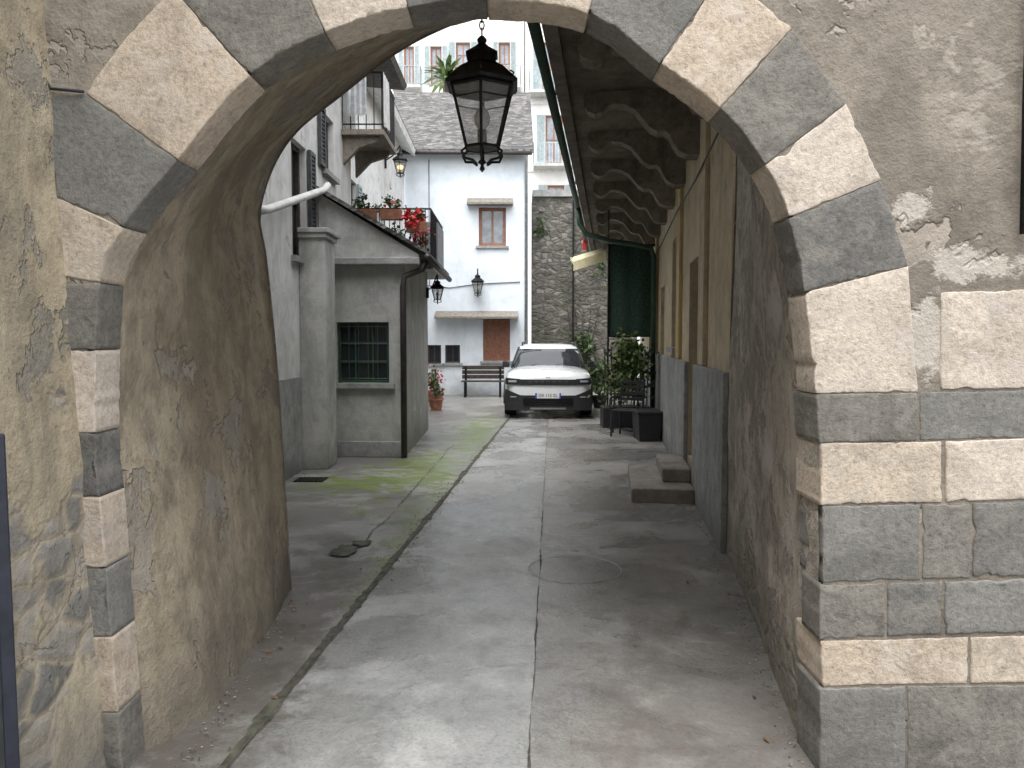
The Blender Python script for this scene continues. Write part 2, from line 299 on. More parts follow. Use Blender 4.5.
def tag(ob,label=None,cat=None,group=None,kind=None):
    if label: ob['label']=label
    if cat: ob['category']=cat
    if group: ob['group']=group
    if kind: ob['kind']=kind
def thing(name,loc,label,cat,group=None):
    e=bpy.data.objects.new(name,None); S.collection.objects.link(e); e.location=loc; e.empty_display_size=.2; e['_wo']=tuple(loc); tag(e,label,cat,group); return e
def catmull(keys,per):
    out=[]; n=len(keys)
    for i in range(n-1):
        p0=Vector(keys[max(i-1,0)]);p1=Vector(keys[i]);p2=Vector(keys[i+1]);p3=Vector(keys[min(i+2,n-1)])
        for k in range(per):
            t=k/per; out.append(.5*((2*p1)+(p2-p0)*t+(2*p0-5*p1+4*p2-p3)*t*t+(3*p1-p0-3*p2+p3)*t**3))
    out.append(Vector(keys[-1])); return out
# ------------------------------------------------------------------ ground
g=MB(); g.quad((-150,-100,0),(150,-100,0),(150,200,0),(-150,200,0))
g.obj('ground',['yard'],label='old grey mossy paving of the alley and yard',cat='ground',kind='structure',origin=(0,0,0))
LX=lambda y:-1.05+.079*(y-2.88)
CX=lambda y:.067+.052*(y-2.88)
RX=lambda y:(1.15+.153*(y-2.9) if y<5.68 else 1.607+.127*(y-5.68)) if y>2.9 else 1.15
r=MB(); ys=[-8+.25*i for i in range(121)]
for i in range(len(ys)-1):
    a,b=ys[i],ys[i+1]
    ra,rb=(RX(a)+2.5 if a<2.75 else RX(a)),(RX(b)+2.5 if b<2.75 else RX(b))
    r.quad((LX(a),a,.006),(CX(a),a,.006),(CX(b),b,.006),(LX(b),b,.006),0)
    r.quad((CX(a),a,.006),(ra+.1,a,.006),(rb+.1,b,.006),(CX(b),b,.006),1)
def wob(m,p0,p1,w,z,mi,seed,amp=.02,mn_=.12):
    p0=Vector(p0);p1=Vector(p1);L=(p1-p0).length;d=(p1-p0)/L;nn=Vector((-d.y,d.x));N=max(2,int(L/.025)); vs=[]
    for i in range(N+1):
        t=i/N; c=p0+d*L*t+nn*amp*(mn.noise(Vector((t*L*1.3,seed,0)))+.4*mn.noise(Vector((t*L*7,seed,4)))+.2*mn.noise(Vector((t*L*25,seed,4))))
        ww=w*max(mn_,.55+1.1*mn.noise(Vector((t*L*2.2,seed+9,1)))+.7*mn.noise(Vector((t*L*14,seed+9,2))))
        vs+=[(c.x-nn.x*ww/2,c.y-nn.y*ww/2,z),(c.x+nn.x*ww/2,c.y+nn.y*ww/2,z)]
    m.add(vs,[(2*i,2*i+1,2*i+3,2*i+2) for i in range(N)],mi)
wob(r,(CX(-2),-2),(CX(17),17),.010,.010,2,1,.016)
wob(r,(LX(-2)-.02,-2),(LX(21)-.02,21),.07,.0100,3,2,.012,.45)
wob(r,(LX(-2),-2),(LX(20),20),.018,.0105,2,23,.014,.3)
wob(r,(CX(10.0),10.0),(RX(10.4),10.4),.018,.0110,2,3)
wob(r,(CX(6.3),6.3),(RX(6.0),6.0),.008,.0110,2,4,.05)
wob(r,(LX(9.5),9.5),(CX(10.1),10.1),.018,.0110,2,5)
wob(r,(CX(14.0),14.0),(RX(14.0),14.0),.02,.0110,2,6)
wob(r,(LX(14),14),(CX(14),14),.02,.0110,2,7)
wob(r,(-1.45,7.6),(-.72,7.9),.02,.0115,2,9,.05); wob(r,(-2.5,9.4),(-.6,9.7),.015,.0115,2,10,.05); wob(r,(-1.5,12.2),(-.35,12.3),.02,.0115,2,11,.05)
wob(r,(-1.15,6.0),(-.9,11.6),.012,.012,2,12,.06)
hx,hy=G(345,552)
for (ox,oy,sx_,sy_,sd) in ((0,0,.10,.16,1),(.08,.22,.07,.10,7)):
    n_=40; vs=[(hx+ox,hy+oy,.013)]
    for a in range(n_):
        th=2*math.pi*a/n_; k=1+.55*mn.noise(Vector((math.cos(th)*1.6,math.sin(th)*1.6,sd)))+.25*mn.noise(Vector((math.cos(th)*5,math.sin(th)*5,sd)))
        vs.append((hx+ox+sx_*math.cos(th)*k,hy+oy+sy_*math.sin(th)*k,.013))
    r.add(vs,[(0,1+k,1+(k+1)%n_) for k in range(n_)],3)
r.obj('road',['lane_left','lane_right','joint','gutter_dirt'],label='narrow worn concrete lane with joints and damp patches',cat='road',kind='structure')
# ------------------------------------------------------------------ archway
DF=2.75
def W2(px,py,D=DF): return (XD(px,D,py),ZD(py,D))
Jin=[(100,283),(124,228),(178,160),(250,76),(325,33),(408,8),(487,0),(588,14),(660,64),(720,108),(765,165),(788,218),(804,292)]
Jout=[(58,275),(55,196),(84,93),(172,-12),(285,-60),(390,-95),(487,-105),(618,-85),(722,-25),(792,28),(846,104),(881,180),(908,266)]
arch=thing('stone_archway',(0,DF,0),'old stone archway of alternating pale and dark blocks','archway')
fk=[(123,772),(108,600),(93,400)]+Jin+[(815,393),(819,600),(821,772)]
front=[W2(*k) for k in fk]; front[0]=(front[0][0],-.02); front[-1]=(front[-1][0],-.02)
rear=[(-1.41,-.02),(-1.44,.7),(-1.48,1.5),(-1.53,2.1),(-1.56,2.42),(-1.40,2.80),(-1.06,3.12),(-.7,3.42),(-.35,3.62),(0,3.75),(.4,3.88),(.8,3.9),(1.12,3.82),(1.38,3.62),(1.55,3.3),(1.6,2.8),(1.6,1.6),(1.6,.7),(1.6,-.02)]
PER=8
fc=catmull(front,PER); rc=catmull(rear,PER); N=len(fc)
cen=Vector((-.1,1.6))
v=MB(); K=44
sub_i=[i/2 for i in range(2*(N-1)+1)]
def samp(c,q):
    i=int(q); t=q-i
    return c[i] if t==0 else c[i].lerp(c[i+1],t)
NN=len(sub_i)
for j in range(K+1):
    t=j/K
    for q in sub_i:
        u=q/(N-1); a=samp(fc,q); p=a.lerp(samp(rc,q),max(0,(t*1.06-.06)) if t>.06 else 0)
        out=(a-cen).normalized()
        y=DF+.025+(4.85+(5.68-4.85)*min(1,max(0,(u-.3)/.6))-DF-.025)*t
        k=mn.fractal(Vector((p.x*1.3,y*1.3,p.y*1.3)),.9,2,5)*.03*min(1,t*5+.1)*(1 if t<1 else 0.3)+.006*mn.noise(Vector((p.x*9,y*9,p.y*9)))
        bul=0
        if u<.25 and p.y<1.25: bul=.19*(1-max(0,p.y)/1.25)**1.5*min(1,max(0,(t-.06))*7)*(1-t)**.8*(1+.25*mn.noise(Vector((3,y*4,p.y*4))))
        v.v.append((p.x+out.x*(.012+k)+bul,y,p.y+out.y*(.012+k) if 0<q<N-1 else -.02))
lim=int((NN-1)*.76)
for j in range(K):
    for i in range(NN-1):
        v.f.append([j*NN+i,j*NN+i+1,(j+1)*NN+i+1,(j+1)*NN+i]); v.m.append(1 if i>lim+6*mn.noise(Vector((j*.4,0,0))) else 0)
v.obj('passage_vault',['vault_plaster','rough_plaster'],arch,smooth=True)
def proj(p,x0,x1,z1):
    d=(p-Vector((0,1.2))); ks=[]
    if d.x<-1e-5: ks.append((x0-0)/d.x)
    if d.x>1e-5: ks.append((x1-0)/d.x)
    if d.y>1e-5: ks.append((z1-1.2)/d.y)
    k=min([q for q in ks if q>0]); return Vector((0,1.2))+d*k
def ringwall(mb,curve,yf,x0,x1,z1,mi,of):
    pts=[]
    for i,p in enumerate(curve):
        o=(p-cen).normalized()*of
        a=p+Vector((o.x,o.y if 0<i<len(curve)-1 else 0)); b=proj(a,x0,x1,z1)
        if i==0 or i==len(curve)-1: b=Vector((x0 if i==0 else x1,-.02))
        pts.append((a,b))
    for i in range(len(pts)-1):
        (a,b),(c,d)=pts[i],pts[i+1]; y1,y2=yf(i),yf(i+1)
        mb.quad((a.x,y1,a.y),(b.x,y1,b.y),(d.x,y2,d.y),(c.x,y2,c.y),mi)
        if abs(b.x-d.x)>1e-4 and abs(b.y-d.y)>1e-4 and 0<i<len(pts)-2:
            cx=x0 if (b.x<0) else x1; mb.add([(b.x,y1,b.y),(cx,y1,z1),(d.x,y2,d.y)],[(0,1,2)],mi)
fr=MB(); ringwall(fr,fc,lambda i:DF+.001,-1.95,4.5,6.5,0,.02); fr.obj('wall',['arch_plaster'],arch)
rw=MB(); ringwall(rw,rc,lambda i:4.85+(5.68-4.85)*min(1,max(0,(i/(N-1)-.3)/.6)),-4.5,1.72,6.5,0,.0)
rw.quad((-4.5,DF,6.5),(4.5,DF,6.5),(4.5,5.9,6.5),(-4.5,5.9,6.5),0)
rw.obj('rear_wall',['arch_plaster'],arch)
def add_stone(mb,poly,yf,depth,mi,gap=.001,prot=.004,seed=0):
    P=[Vector(p) for p in poly]; c=sum(P,Vector((0,0)))/len(P); pts=[]
    for i in range(len(P)):
        a,b=P[i],P[(i+1)%len(P)]; L=(b-a).length; n=max(1,int(L/.016))
        for k in range(n): pts.append(a.lerp(b,k/n))
    out=[]; M_=len(pts)
    for q in pts:
        d=(q-c); L=d.length; j=.005*mn.noise(Vector((q.x*9+seed,q.y*9,seed)))+.004*mn.noise(Vector((q.x*50,q.y*50,seed)))
        cr=max(0,mn.noise(Vector((q.x*17,q.y*17,seed+5)))-.3)*.035
        out.append((q-d/L*(gap+cr-j),d/L,j))
    vs=[]
    for q,d,j in out: vs.append((q.x,yf+depth,q.y))
    for q,d,j in out: vs.append((q.x,yf+.004,q.y))
    for q,d,j in out: e=q-d*(.001+abs(j)); vs.append((e.x,yf-prot*.8,e.y))
    for q,d,j in out: e=q-d*(.004+abs(j)*2); vs.append((e.x,yf-prot,e.y))
    for f_ in (.85,.6,.3):
        for q,d,j in out:
            e=c+(q-c)*f_; vs.append((e.x,yf-prot+.004*mn.noise(Vector((e.x*8,e.y*8,seed)))+.003*mn.noise(Vector((e.x*25,e.y*25,seed))),e.y))
    vs.append((c.x,yf-prot,c.y)); fs=[]
    for l in range(6):
        for k in range(M_): fs.append((l*M_+k,l*M_+(k+1)%M_,(l+1)*M_+(k+1)%M_,(l+1)*M_+k))
    for k in range(M_): fs.append((6*M_+k,6*M_+(k+1)%M_,7*M_))
    mb.add(vs,fs,mi)
SM=LS+DS
ring=MB(); fidx=lambda j:(3+j)*PER
tones='LDLDLDLDLDLD'
outc=catmull([W2(*k) for k in Jout],PER)
for j in range(len(Jin)-1):
    inn=[fc[fidx(j)+k] for k in range(PER+1)]; ou=[outc[j*PER+k] for k in range(PER+1)]
    if j==1: ou=[Vector(W2(55,196)),Vector(W2(48,140)),Vector(W2(50,97)),Vector(W2(84,93))]
    elif j in(0,): ou=[ou[0],ou[-1]]
    else: ou=[ou[0],ou[PER//2].lerp((ou[0]+ou[-1])/2,.5),ou[-1]]
    poly=inn+ou[::-1]; lt=tones[j]=='L'
    add_stone(ring,poly,DF,.17,(j%3) if lt else 3+(j%3),seed=j*3.3)
ring.obj('arch_ring',SM,arch,smooth=True)
ql,q=MB(),MB()
def st(mb,pl,mi,s,dep=.17): add_stone(mb,[W2(*p) for p in pl],DF,dep,mi,seed=s,gap=.0015,prot=.002+.005*((s*7)%3)/3)
lj=[(283,350),(350,433),(433,497),(497,568),(568,637),(637,712),(712,800)]
def xi(y):
    t=(y-283)/(765-283); return 100+(-7)*min(1,t*4)+30*max(0,t-.25)/.75
for k,(y0,y1) in enumerate(lj):
    o0=59+33*(y0-283)/482; o1=59+33*(y1-283)/482
    st(ql,[(o0,y0),(xi(y0),y0),(xi(y1),y1),(o1,y1)],(3+k%3) if k%2==0 else (k%3),k+20)
rj=[ [(804,292),(908,266),(918,392),(815,394)] ,
 [(815,394),(917,392),(917,441),(818,443)],[(919,392),(1030,390),(1030,438),(919,440)],
 [(820,443),(942,441),(942,502),(820,505)],[(945,441),(1030,438),(1030,499),(945,502)],
 [(822,506),(920,504),(920,580),(822,583)],[(922,504),(970,503),(970,578),(922,579)],[(972,503),(1040,500),(1040,576),(972,577)],
 [(819,584),(885,583),(885,637),(819,640)],[(887,583),(942,581),(942,634),(887,636)],[(944,581),(1060,577),(1060,632),(944,634)],
 [(820,641),(968,637),(968,683),(822,686)],[(970,637),(1060,634),(1060,682),(970,683)],
 [(819,688),(905,686),(905,800),(819,800)],[(907,686),(1060,684),(1060,800),(907,800)],
 [(940,292),(1060,288),(1060,388),(940,390)]]
ty=[1,3,4,0,1,4,3,5,3,5,4,2,0,4,3,1]
for k,pl in enumerate(rj): st(q,pl,ty[k],40+k,(.17,.22,.19,.24)[k%4] if pl[0][0]<830 else .05)
for k in range(6):
    z0=.05+k*.25
    add_stone(q,[(1.99,z0),(2.4+.1*(k%2),z0),(2.4+.1*(k%2),z0+.235),(1.99,z0+.235)],DF,.05,3+k%3,seed=80+k)
ql.obj('jamb',SM,arch,smooth=True); q.obj('jamb',SM,arch,smooth=True)
sw=MB(); nz,ny=60,70
for i in range(nz+1):
    z=-.02+6.52*(i/nz)**1.5
    for j in range(ny+1):
        y=DF+.03-5.7*(j/ny)**1.8; x=-1.493-.05*z-.008*(DF-y)+.014*mn.fractal(Vector((0,y*2,z*2)),.9,2,4)+(.008*mn.noise(Vector((1,y*7,z*9))) if z<1.1 else .003*mn.noise(Vector((1,y*9,z*9))))
        sw.v.append((x,y,z))
for i in range(nz):
    for j in range(ny): sw.f.append([i*(ny+1)+j,i*(ny+1)+j+1,(i+1)*(ny+1)+j+1,(i+1)*(ny+1)+j]); sw.m.append(0)
sw.obj('plastered_wall',['side_plaster'],smooth=True,label='yellowish crumbling plaster wall beside the archway',cat='wall')
pn=thing('metal_gate_leaf',(-1.46,2.2,0),'narrow dark blue metal gate edge against the plaster wall','gate')
p_=MB(); p_.hexa([(-1.47,2.17,0),(-1.445,2.20,0),(-1.47,2.23,0),(-1.495,2.20,0),(-1.48,2.17,1.33),(-1.456,2.20,1.33),(-1.48,2.23,1.33),(-1.505,2.20,1.33)]); p_.obj('edge_bar',[simple('dark_blue_metal',(.03,.035,.05),.4,.3)],pn,bevel=.004)
p_=MB(); p_.hexa([(-1.49,1.55,0),(-1.47,2.17,0),(-1.485,2.18,0),(-1.505,1.55,0),(-1.51,1.55,1.3),(-1.48,2.17,1.3),(-1.495,2.18,1.3),(-1.525,1.55,1.3)]); p_.obj('panel',['shutter'],pn)
cb=MB(); cb.tube([(W2(a_,b_)[0],DF-.016,W2(a_,b_)[1]) for a_,b_ in ((38,-40),(40,20),(44,75),(54,90),(86,93))],.006,6)
cb.obj('electric_cable',['blackplastic'],smooth=True,label='thin black electric cable on the wall above the arch',cat='cable')
cb=MB(); xx=W2(1021,100)[0]; cb.tube([(xx,DF-.03,5.5),(xx,DF-.03,W2(10,90)[1]),(xx+.008,DF-.03,W2(10,235)[1])],.014,8)
cb.obj('wall_pipe',['iron'],smooth=True,label='thin dark pipe fixed on the arch wall plaster',cat='pipe')
# ------------------------------------------------------------------ windows
def window(parent,F,a0,a1,z0,z1,o,fm='wood_dark',pane='pane',cols=2,rows=2,fw=.06,sill=True,name='window'):
    w=MB(); w.fbox(F,a0,a1,z0,z0+fw,o,o+.05); w.fbox(F,a0,a1,z1-fw,z1,o,o+.05); w.fbox(F,a0,a0+fw,z0+fw,z1-fw,o,o+.05); w.fbox(F,a1-fw,a1,z0+fw,z1-fw,o,o+.05)
    for c in range(1,cols): x=a0+(a1-a0)*c/cols; w.fbox(F,x-fw*.3,x+fw*.3,z0+fw,z1-fw,o,o+.045)
    for c in range(1,rows):
        x=z0+(z1-z0)*c/rows; w.fbox(F,a0+fw,a1-fw,x-fw*.22,x+fw*.22,o,o+.04)
    ob=w.obj(name,[fm],parent)
    p=MB(); p.quad(F.P(a0+.01,z0+.01,o+.012),F.P(a1-.01,z0+.01,o+.012),F.P(a1-.01,z1-.01,o+.012),F.P(a0+.01,z1-.01,o+.012)); p.obj('pane',[pane],ob)
    if sill:
        p=MB(); p.fbox(F,a0-.08,a1+.08,z0-.07,z0-.002,-.1,.07); p.obj('sill',['grey_plinth'],ob)
    return ob
def shutter(parent,F,a0,a1,z0,z1,o,m='shutter'):
    w=MB(); w.fbox(F,a0,a1,z0,z1,o,o+.02); t=.05
    for (b0,b1,y0,y1) in ((a0,a0+t,z0,z1),(a1-t,a1,z0,z1),(a0+t,a1-t,z0,z0+t),(a0+t,a1-t,z1-t,z1)): w.fbox(F,b0,b1,y0,y1,o+.02,o+.045)
    k=z0+t+.02
    while k<z1-t-.03: w.fbox(F,a0+t,a1-t,k,k+.025,o+.02,o+.036); k+=.055
    return w.obj('shutter',[m],parent)
def railing(parent,pts,z0,h,m='iron',name='railing',step=.11,r=.008):
    w=MB()
    for a,b in zip(pts[:-1],pts[1:]):
        a=Vector(a);b=Vector(b);L=(b-a).length;n=max(1,int(L/step))
        w.tube([(a.x,a.y,z0+h),(b.x,b.y,z0+h)],.018,6); w.tube([(a.x,a.y,z0+.08),(b.x,b.y,z0+.08)],.012,6)
        for k in range(n+1): c=a.lerp(b,k/n); w.tube([(c.x,c.y,z0),(c.x,c.y,z0+h)],r,5)
    return w.obj(name,[m],parent)
# ------------------------------------------------------------------ left white house
HX=-2.6
lh=thing('plastered_house',(HX-2,8,0),'tall whitish plastered house with shuttered windows and pilaster','house')
F=Frame((HX,4.86),(HX,12.6),1)
ops=[(9.2-4.86,9.85-4.86,2.6,4.0),(10.75-4.86,11.4-4.86,3.95,4.75),(7.2-4.86,7.5-4.86,1.6,2.5),(6.0-4.86,6.8-4.86,3.0,4.4)]
w=MB(); w.wall(F,0,F.L,0,7.2,ops,.15); w.quad((HX,12.6,0),(HX-3,12.6,0),(HX-3,12.6,7.2),(HX,12.6,7.2)); w.quad((HX-3,4.86,7.2),(HX+.1,4.86,7.2),(HX+.1,12.6,7.2),(HX-3,12.6,7.2)); w.obj('wall',['white_wall'],lh)
w=MB(); w.fbox(F,0,4.55,0,1.15,.0,.025); w.obj('plinth',['grey_plinth'],lh)
for o_ in ops: window(lh,F,*o_,-.13,'wood_dark')
shutter(lh,F,9.88-4.86,10.15-4.86,2.9,4.0,.01); shutter(lh,F,10.45-4.86,10.73-4.86,3.95,4.75,.01)
w=MB(); w.box(HX,-2.28,9.45,9.98,0,2.9); w.obj('pilaster',['grey_wall'],lh,bevel=.012)
w=MB(); w.box(HX,-2.22,9.40,10.04,2.9,2.96); w.box(HX,-2.25,9.42,10.01,2.84,2.899); w.obj('pilaster_cap',['grey_wall'],lh,bevel=.01)
w=MB(); w.tube([(HX+.12,7.6,2.86),(HX+.12,7.9,2.92),(HX+.12,10.3,3.58),(HX+.12,10.5,3.68)],.045,10); w.tube([(HX+.1,7.7,2.86),(HX+.06,7.7,1.9),(HX+.04,7.7,.02)],.025,8); w.obj('downpipe',['pipe_white'],lh,smooth=True)
w=MB(); w.box(HX,-1.95,11.9,13.2,4.72,4.80); w.obj('balcony',['corbel'],lh)
for k in range(2):
    y=12.0+.95*k; w=MB(); w.prism([(HX,y,4.718),(-2.03,y,4.718),(-2.07,y,4.64),(-2.35,y,4.55),(HX,y,4.3)],(0,.12,0)); w.obj('balcony_bracket',['corbel'],lh)
railing(lh,[(HX+.02,11.93),(-1.98,11.93),(-1.98,13.17)],4.8,.85,step=.1)
w=MB(); w.hexa([(HX,11.6,5.95),(-1.85,11.6,5.88),(-1.85,13.5,5.88),(HX,13.5,5.95),(HX,11.6,6.3),(-1.8,11.6,5.96),(-1.8,13.5,5.96),(HX,13.5,6.3)]); w.obj('balcony_roof',['wood_dark'],lh)
def cloth(name,p0,p1,z0,z1,mat,label,amp=.02):
    w=MB(); n=16
    for k in range(n+1):
        a=k/n; x=p0[0]+(p1[0]-p0[0])*a; y=p0[1]+(p1[1]-p0[1])*a; s_=amp*math.sin(k*1.4)
        w.v+=[(x+s_,y-s_*.5,z0+.02*math.sin(k)),(x+s_*.2,y-s_*.1,z1)]
    for k in range(n): w.f.append([2*k,2*k+2,2*k+3,2*k+1]); w.m.append(0)
    return w.obj(name,[mat],label=label,cat='cloth',smooth=True)
cloth('hanging_laundry',(-1.955,11.95),(-1.955,12.5),4.9,5.67,'pipe_white','white cloth hung over the high balcony railing')
cloth('hanging_laundry',(-2.5,11.9),(-2.2,11.9),5.0,5.67,'steel','grey cloth hung over the high balcony railing')
l2=thing('set_back_house',(-5,16,0),'white house with blue-white eaves set back from the lane','house')
F2=Frame((-3.1,12.62),(-3.1,22.35),1)
ops=[(2.2,2.9,3.3,4.7),(5.0,5.7,3.3,4.7),(2.2,2.9,5.3,6.4)]
w=MB(); w.wall(F2,0,F2.L,0,7.0,ops,.15); w.obj('wall',['white_wall'],l2)
for o_ in ops: window(l2,F2,*o_,-.13,'wood_dark')
for a in (2.92,5.72): shutter(l2,F2,a,a+.34,3.3,4.7,.01,'green_shutter')
w=MB(); w.hexa([(-3.1,12.7,6.95),(-2.65,12.7,6.78),(-2.75,22.2,6.78),(-3.1,22.2,6.95),(-3.1,12.7,7.15),(-2.6,12.7,6.92),(-2.7,22.2,6.92),(-3.1,22.2,7.15)]); w.obj('eaves',['pipe_white'],l2)
w=MB(); w.quad((-2.6,12.65,6.95),(-2.7,22.25,6.95),(-6,22.25,9),(-6,12.65,9)); w.obj('roof',['slate'],l2)
# ------------------------------------------------------------------ grey lean-to
an=thing('lean_to_building',(-2,12,0),'small grey lean-to with barred window and sloping roof','building')
FA=Frame((-2.56,10.5),(-1.46,10.44),1); Wz0,Wz1=ZD(383,10.45),ZD(322,10.45)
wa0=(XD(336,10.45)+2.56); wa1=XD(389,10.45)+2.56
w=MB(); w.wall(FA,0,FA.L,0,2.66,[(wa0,wa1,Wz0,Wz1)],.14)
w.quad((-1.46,10.44,0),(-1.5,13.75,0),(-1.5,13.75,2.78),(-1.46,10.44,2.78)); w.quad((-1.5,13.75,0),(-2.6,13.75,0),(-2.6,13.75,3.5),(-1.5,13.75,2.8)); w.obj('wall',['grey_wall'],an)
w=MB(); w.prism([FA.P(-.02,2.70,.10),FA.P(FA.L+.22,2.70,.10),FA.P(FA.L+.22,2.74,.10),FA.P(-.02,3.56,.10)],(0,.12,0)); w.obj('gable',['grey_wall'],an)
w=MB(); w.fbox(FA,-.02,FA.L+.24,2.60,2.70,-.02,.16); w.obj('ledge',['grey_plinth'],an,bevel=.015)
w=MB(); w.fbox(FA,0,FA.L+.02,0,.22,.001,.03); w.obj('plinth',['grey_plinth'],an,bevel=.01)
w=MB(); w.prism([(-2.62,10.27,3.60),(-1.13,10.27,2.74),(-1.13,10.27,2.79),(-2.62,10.27,3.66)],(0,3.65,0)); w.obj('roof',['slate'],an)
w=MB(); w.tube([(-1.12,10.26,2.70),(-1.12,13.9,2.68)],.045,8); w.obj('gutter',['pipe_brown'],an,smooth=True)
w=MB(); w.tube([(-1.14,10.42,2.66),(-1.2,10.40,2.55),(-1.44,10.38,2.45),(-1.46,10.37,2.3),(-1.46,10.37,.02)],.042,10); w.obj('downpipe',['pipe_brown'],an,smooth=True)
window(an,FA,wa0,wa1,Wz0,Wz1,-.12,'green_frame','pane',3,3,.035)
w=MB()
for k in range(6): x=wa0+.03+(wa1-wa0-.06)*k/5; w.tube([FA.P(x,Wz0,-.03),FA.P(x,Wz1,-.03)],.006,5)
for k in range(4): z=Wz0+.06+(Wz1-Wz0-.12)*k/3; w.tube([FA.P(wa0,z,-.035),FA.P(wa1,z,-.035)],.006,5)
w.obj('window_bars',['green_frame'],an)
tb=thing('terrace_block',(-2.5,15,0),'low grey block carrying a terrace with iron railing','terrace')
w=MB(); w.box(-3.09,-1.92,13.78,16.6,0,2.86); w.obj('wall',['grey_wall'],tb)
w=MB(); w.box(-3.09,-1.4,13.8,16.2,2.862,2.98); w.obj('terrace_slab',['grey_plinth'],tb,bevel=.01)
railing(tb,[(-3.0,13.85),(-1.45,13.85),(-1.45,16.15)],2.98,.95,step=.09)
w=MB(); w.box(-1.44,-1.42,14.9,16.15,3.05,3.85); w.box(-1.9,-1.42,14.86,14.88,3.05,3.85); w.obj('metal_screen',[simple('grey_screen',(.20,.21,.22),.5,.3)],tb)
def pot(loc,r=.13,h=.22,label='terracotta pot with green plant',leafn=120,lr=.2,lh_=.22,flowers=0,mats=('leaf_a','leaf_b','petal'),seed=0,size=.07,pm='terracotta',cat='potted plant',group=None):
    t=thing('potted_plant',loc,label,cat,group)
    p=MB(); p.lathe(loc,[(r*.7,0),(r*.95,h*.85),(r*1.08,h*.85),(r*1.08,h),(r*.92,h),(r*.9,h*.9),(.01,h*.9)],16); p.obj('pot',[pm],t,smooth=False)
    l=MB(); c=(loc[0],loc[1],loc[2]+h+lh_*.8)
    for k in range(5): l.tube([(loc[0],loc[1],loc[2]+h*.85),(loc[0]+random.uniform(-1,1)*lr*.5,loc[1]+random.uniform(-1,1)*lr*.5,c[2]+lh_*.3)],.006,5,1)
    l.leaves(c,(lr,lr,lh_),leafn,size,(0,1),7,seed)
    if flowers: l.leaves((c[0],c[1],c[2]+lh_*.1),(lr*1.1,lr*1.1,lh_*1.1),flowers,size*.9,(2,),8,seed+1)
    l.obj('foliage',list(mats),t); return t
def flowerbox(x0,x1,y,z,label,flowers,seed):
    t=thing('flower_box',((x0+x1)/2,y,z),label,'flower box','flower boxes on the terrace')
    p=MB(); p.hexa([(x0+.02,y-.07,z),(x1-.02,y-.07,z),(x1-.02,y+.07,z),(x0+.02,y+.07,z),(x0,y-.1,z+.18),(x1,y-.1,z+.18),(x1,y+.1,z+.18),(x0,y+.1,z+.18)]); p.obj('box',['terracotta'],t,bevel=.008)
    l=MB(); c=((x0+x1)/2,y,z+.27); l.leaves(c,((x1-x0)*.55,.16,.18),190,.06,(0,1),9,seed)
    if flowers: l.leaves((c[0],c[1]-.06,c[2]-.02),((x1-x0)*.65,.2,.26),flowers,.075,(2,),10,seed+3)
    l.obj('foliage',['leaf_a','leaf_b','petal'],t)
flowerbox(-2.85,-2.4,13.78,3.72,'terracotta flower box on the terrace railing',0,4)
flowerbox(-2.34,-1.95,13.78,3.72,'terracotta flower box with sparse greenery on railing',10,5)
flowerbox(-1.88,-1.5,13.75,3.50,'terracotta flower box with red geraniums spilling over',260,6)
pot((-1.62,14.0,2.99),.12,.2,'potted geranium with red flowers on terrace',80,.25,.3,80,seed=9)
pot((-2.1,14.05,2.99),.12,.2,'small potted plant on terrace',120,.25,.35,10,seed=10)
# ------------------------------------------------------------------ blue-white house
D=22.4
bh=thing('rendered_house',(-1.5,24,0),'pale blue-white rendered house with slate roof','house')
FB=Frame((-3.6,D),(XD(528,D),D),1); A=lambda px:XD(px,D)+3.6; Z=lambda py:ZD(py,D)
ops=[(A(479),A(506),Z(246),Z(207)),(A(483),A(510),Z(361),Z(319)),(A(427),A(441),Z(364),Z(345)),(A(445),A(460),Z(363),Z(345))]
w=MB(); top=Z(152); w.wall(FB,0,FB.L,0,top,ops,.18); x1=XD(528,D)
w.quad((x1,D,0),(x1,D+6,0),(x1,D+6,top+2),(x1,D,top)); w.obj('wall',['blue_wall'],bh)
w=MB(); w.hexa([(-4.0,D-.35,top-.12),(x1+.15,D-.35,top-.12),(x1+.15,D+4.2,top+2.9),(-4.0,D+4.2,top+2.9),(-4.0,D-.35,top+.0),(x1+.15,D-.35,top),(x1+.15,D+4.2,top+3.0),(-4,D+4.2,top+3.0)]); w.obj('roof',['slate'],bh)
w=MB(); w.tube([(-3.6,D-.4,top-.1),(x1+.1,D-.4,top-.12)],.06,8); w.obj('gutter',['pipe_brown'],bh,smooth=True)
w=MB(); w.tube([(x1-.06,D-.38,top-.15),(x1-.06,D-.08,top-.4),(x1-.06,D-.08,.02)],.045,8); w.obj('downpipe',['steel'],bh,smooth=True)
for i,o_ in enumerate(ops): window(bh,FB,*o_,-.16,'wood_red' if i<2 else 'wood_dark','pane_light' if i==0 else 'pane',2,1 if i<2 else 1,.09 if i<2 else .05)
w=MB(); w.hexa([FB.P(A(468),Z(206),0),FB.P(A(513),Z(206),0),FB.P(A(513),Z(206),.35),FB.P(A(468),Z(206),.35),FB.P(A(468),Z(198),0),FB.P(A(513),Z(198),0),FB.P(A(513),Z(204),.35),FB.P(A(468),Z(204),.35)]); w.obj('window_canopy',['wood_grey'],bh)
w=MB(); w.hexa([FB.P(A(436),Z(319),0),FB.P(A(518),Z(319),0),FB.P(A(518),Z(319),.5),FB.P(A(436),Z(319),.5),FB.P(A(436),Z(311),0),FB.P(A(518),Z(311),0),FB.P(A(518),Z(317),.5),FB.P(A(436),Z(317),.5)]); w.obj('door_canopy',['wood_grey'],bh)
am=(A(483)+A(510))/2
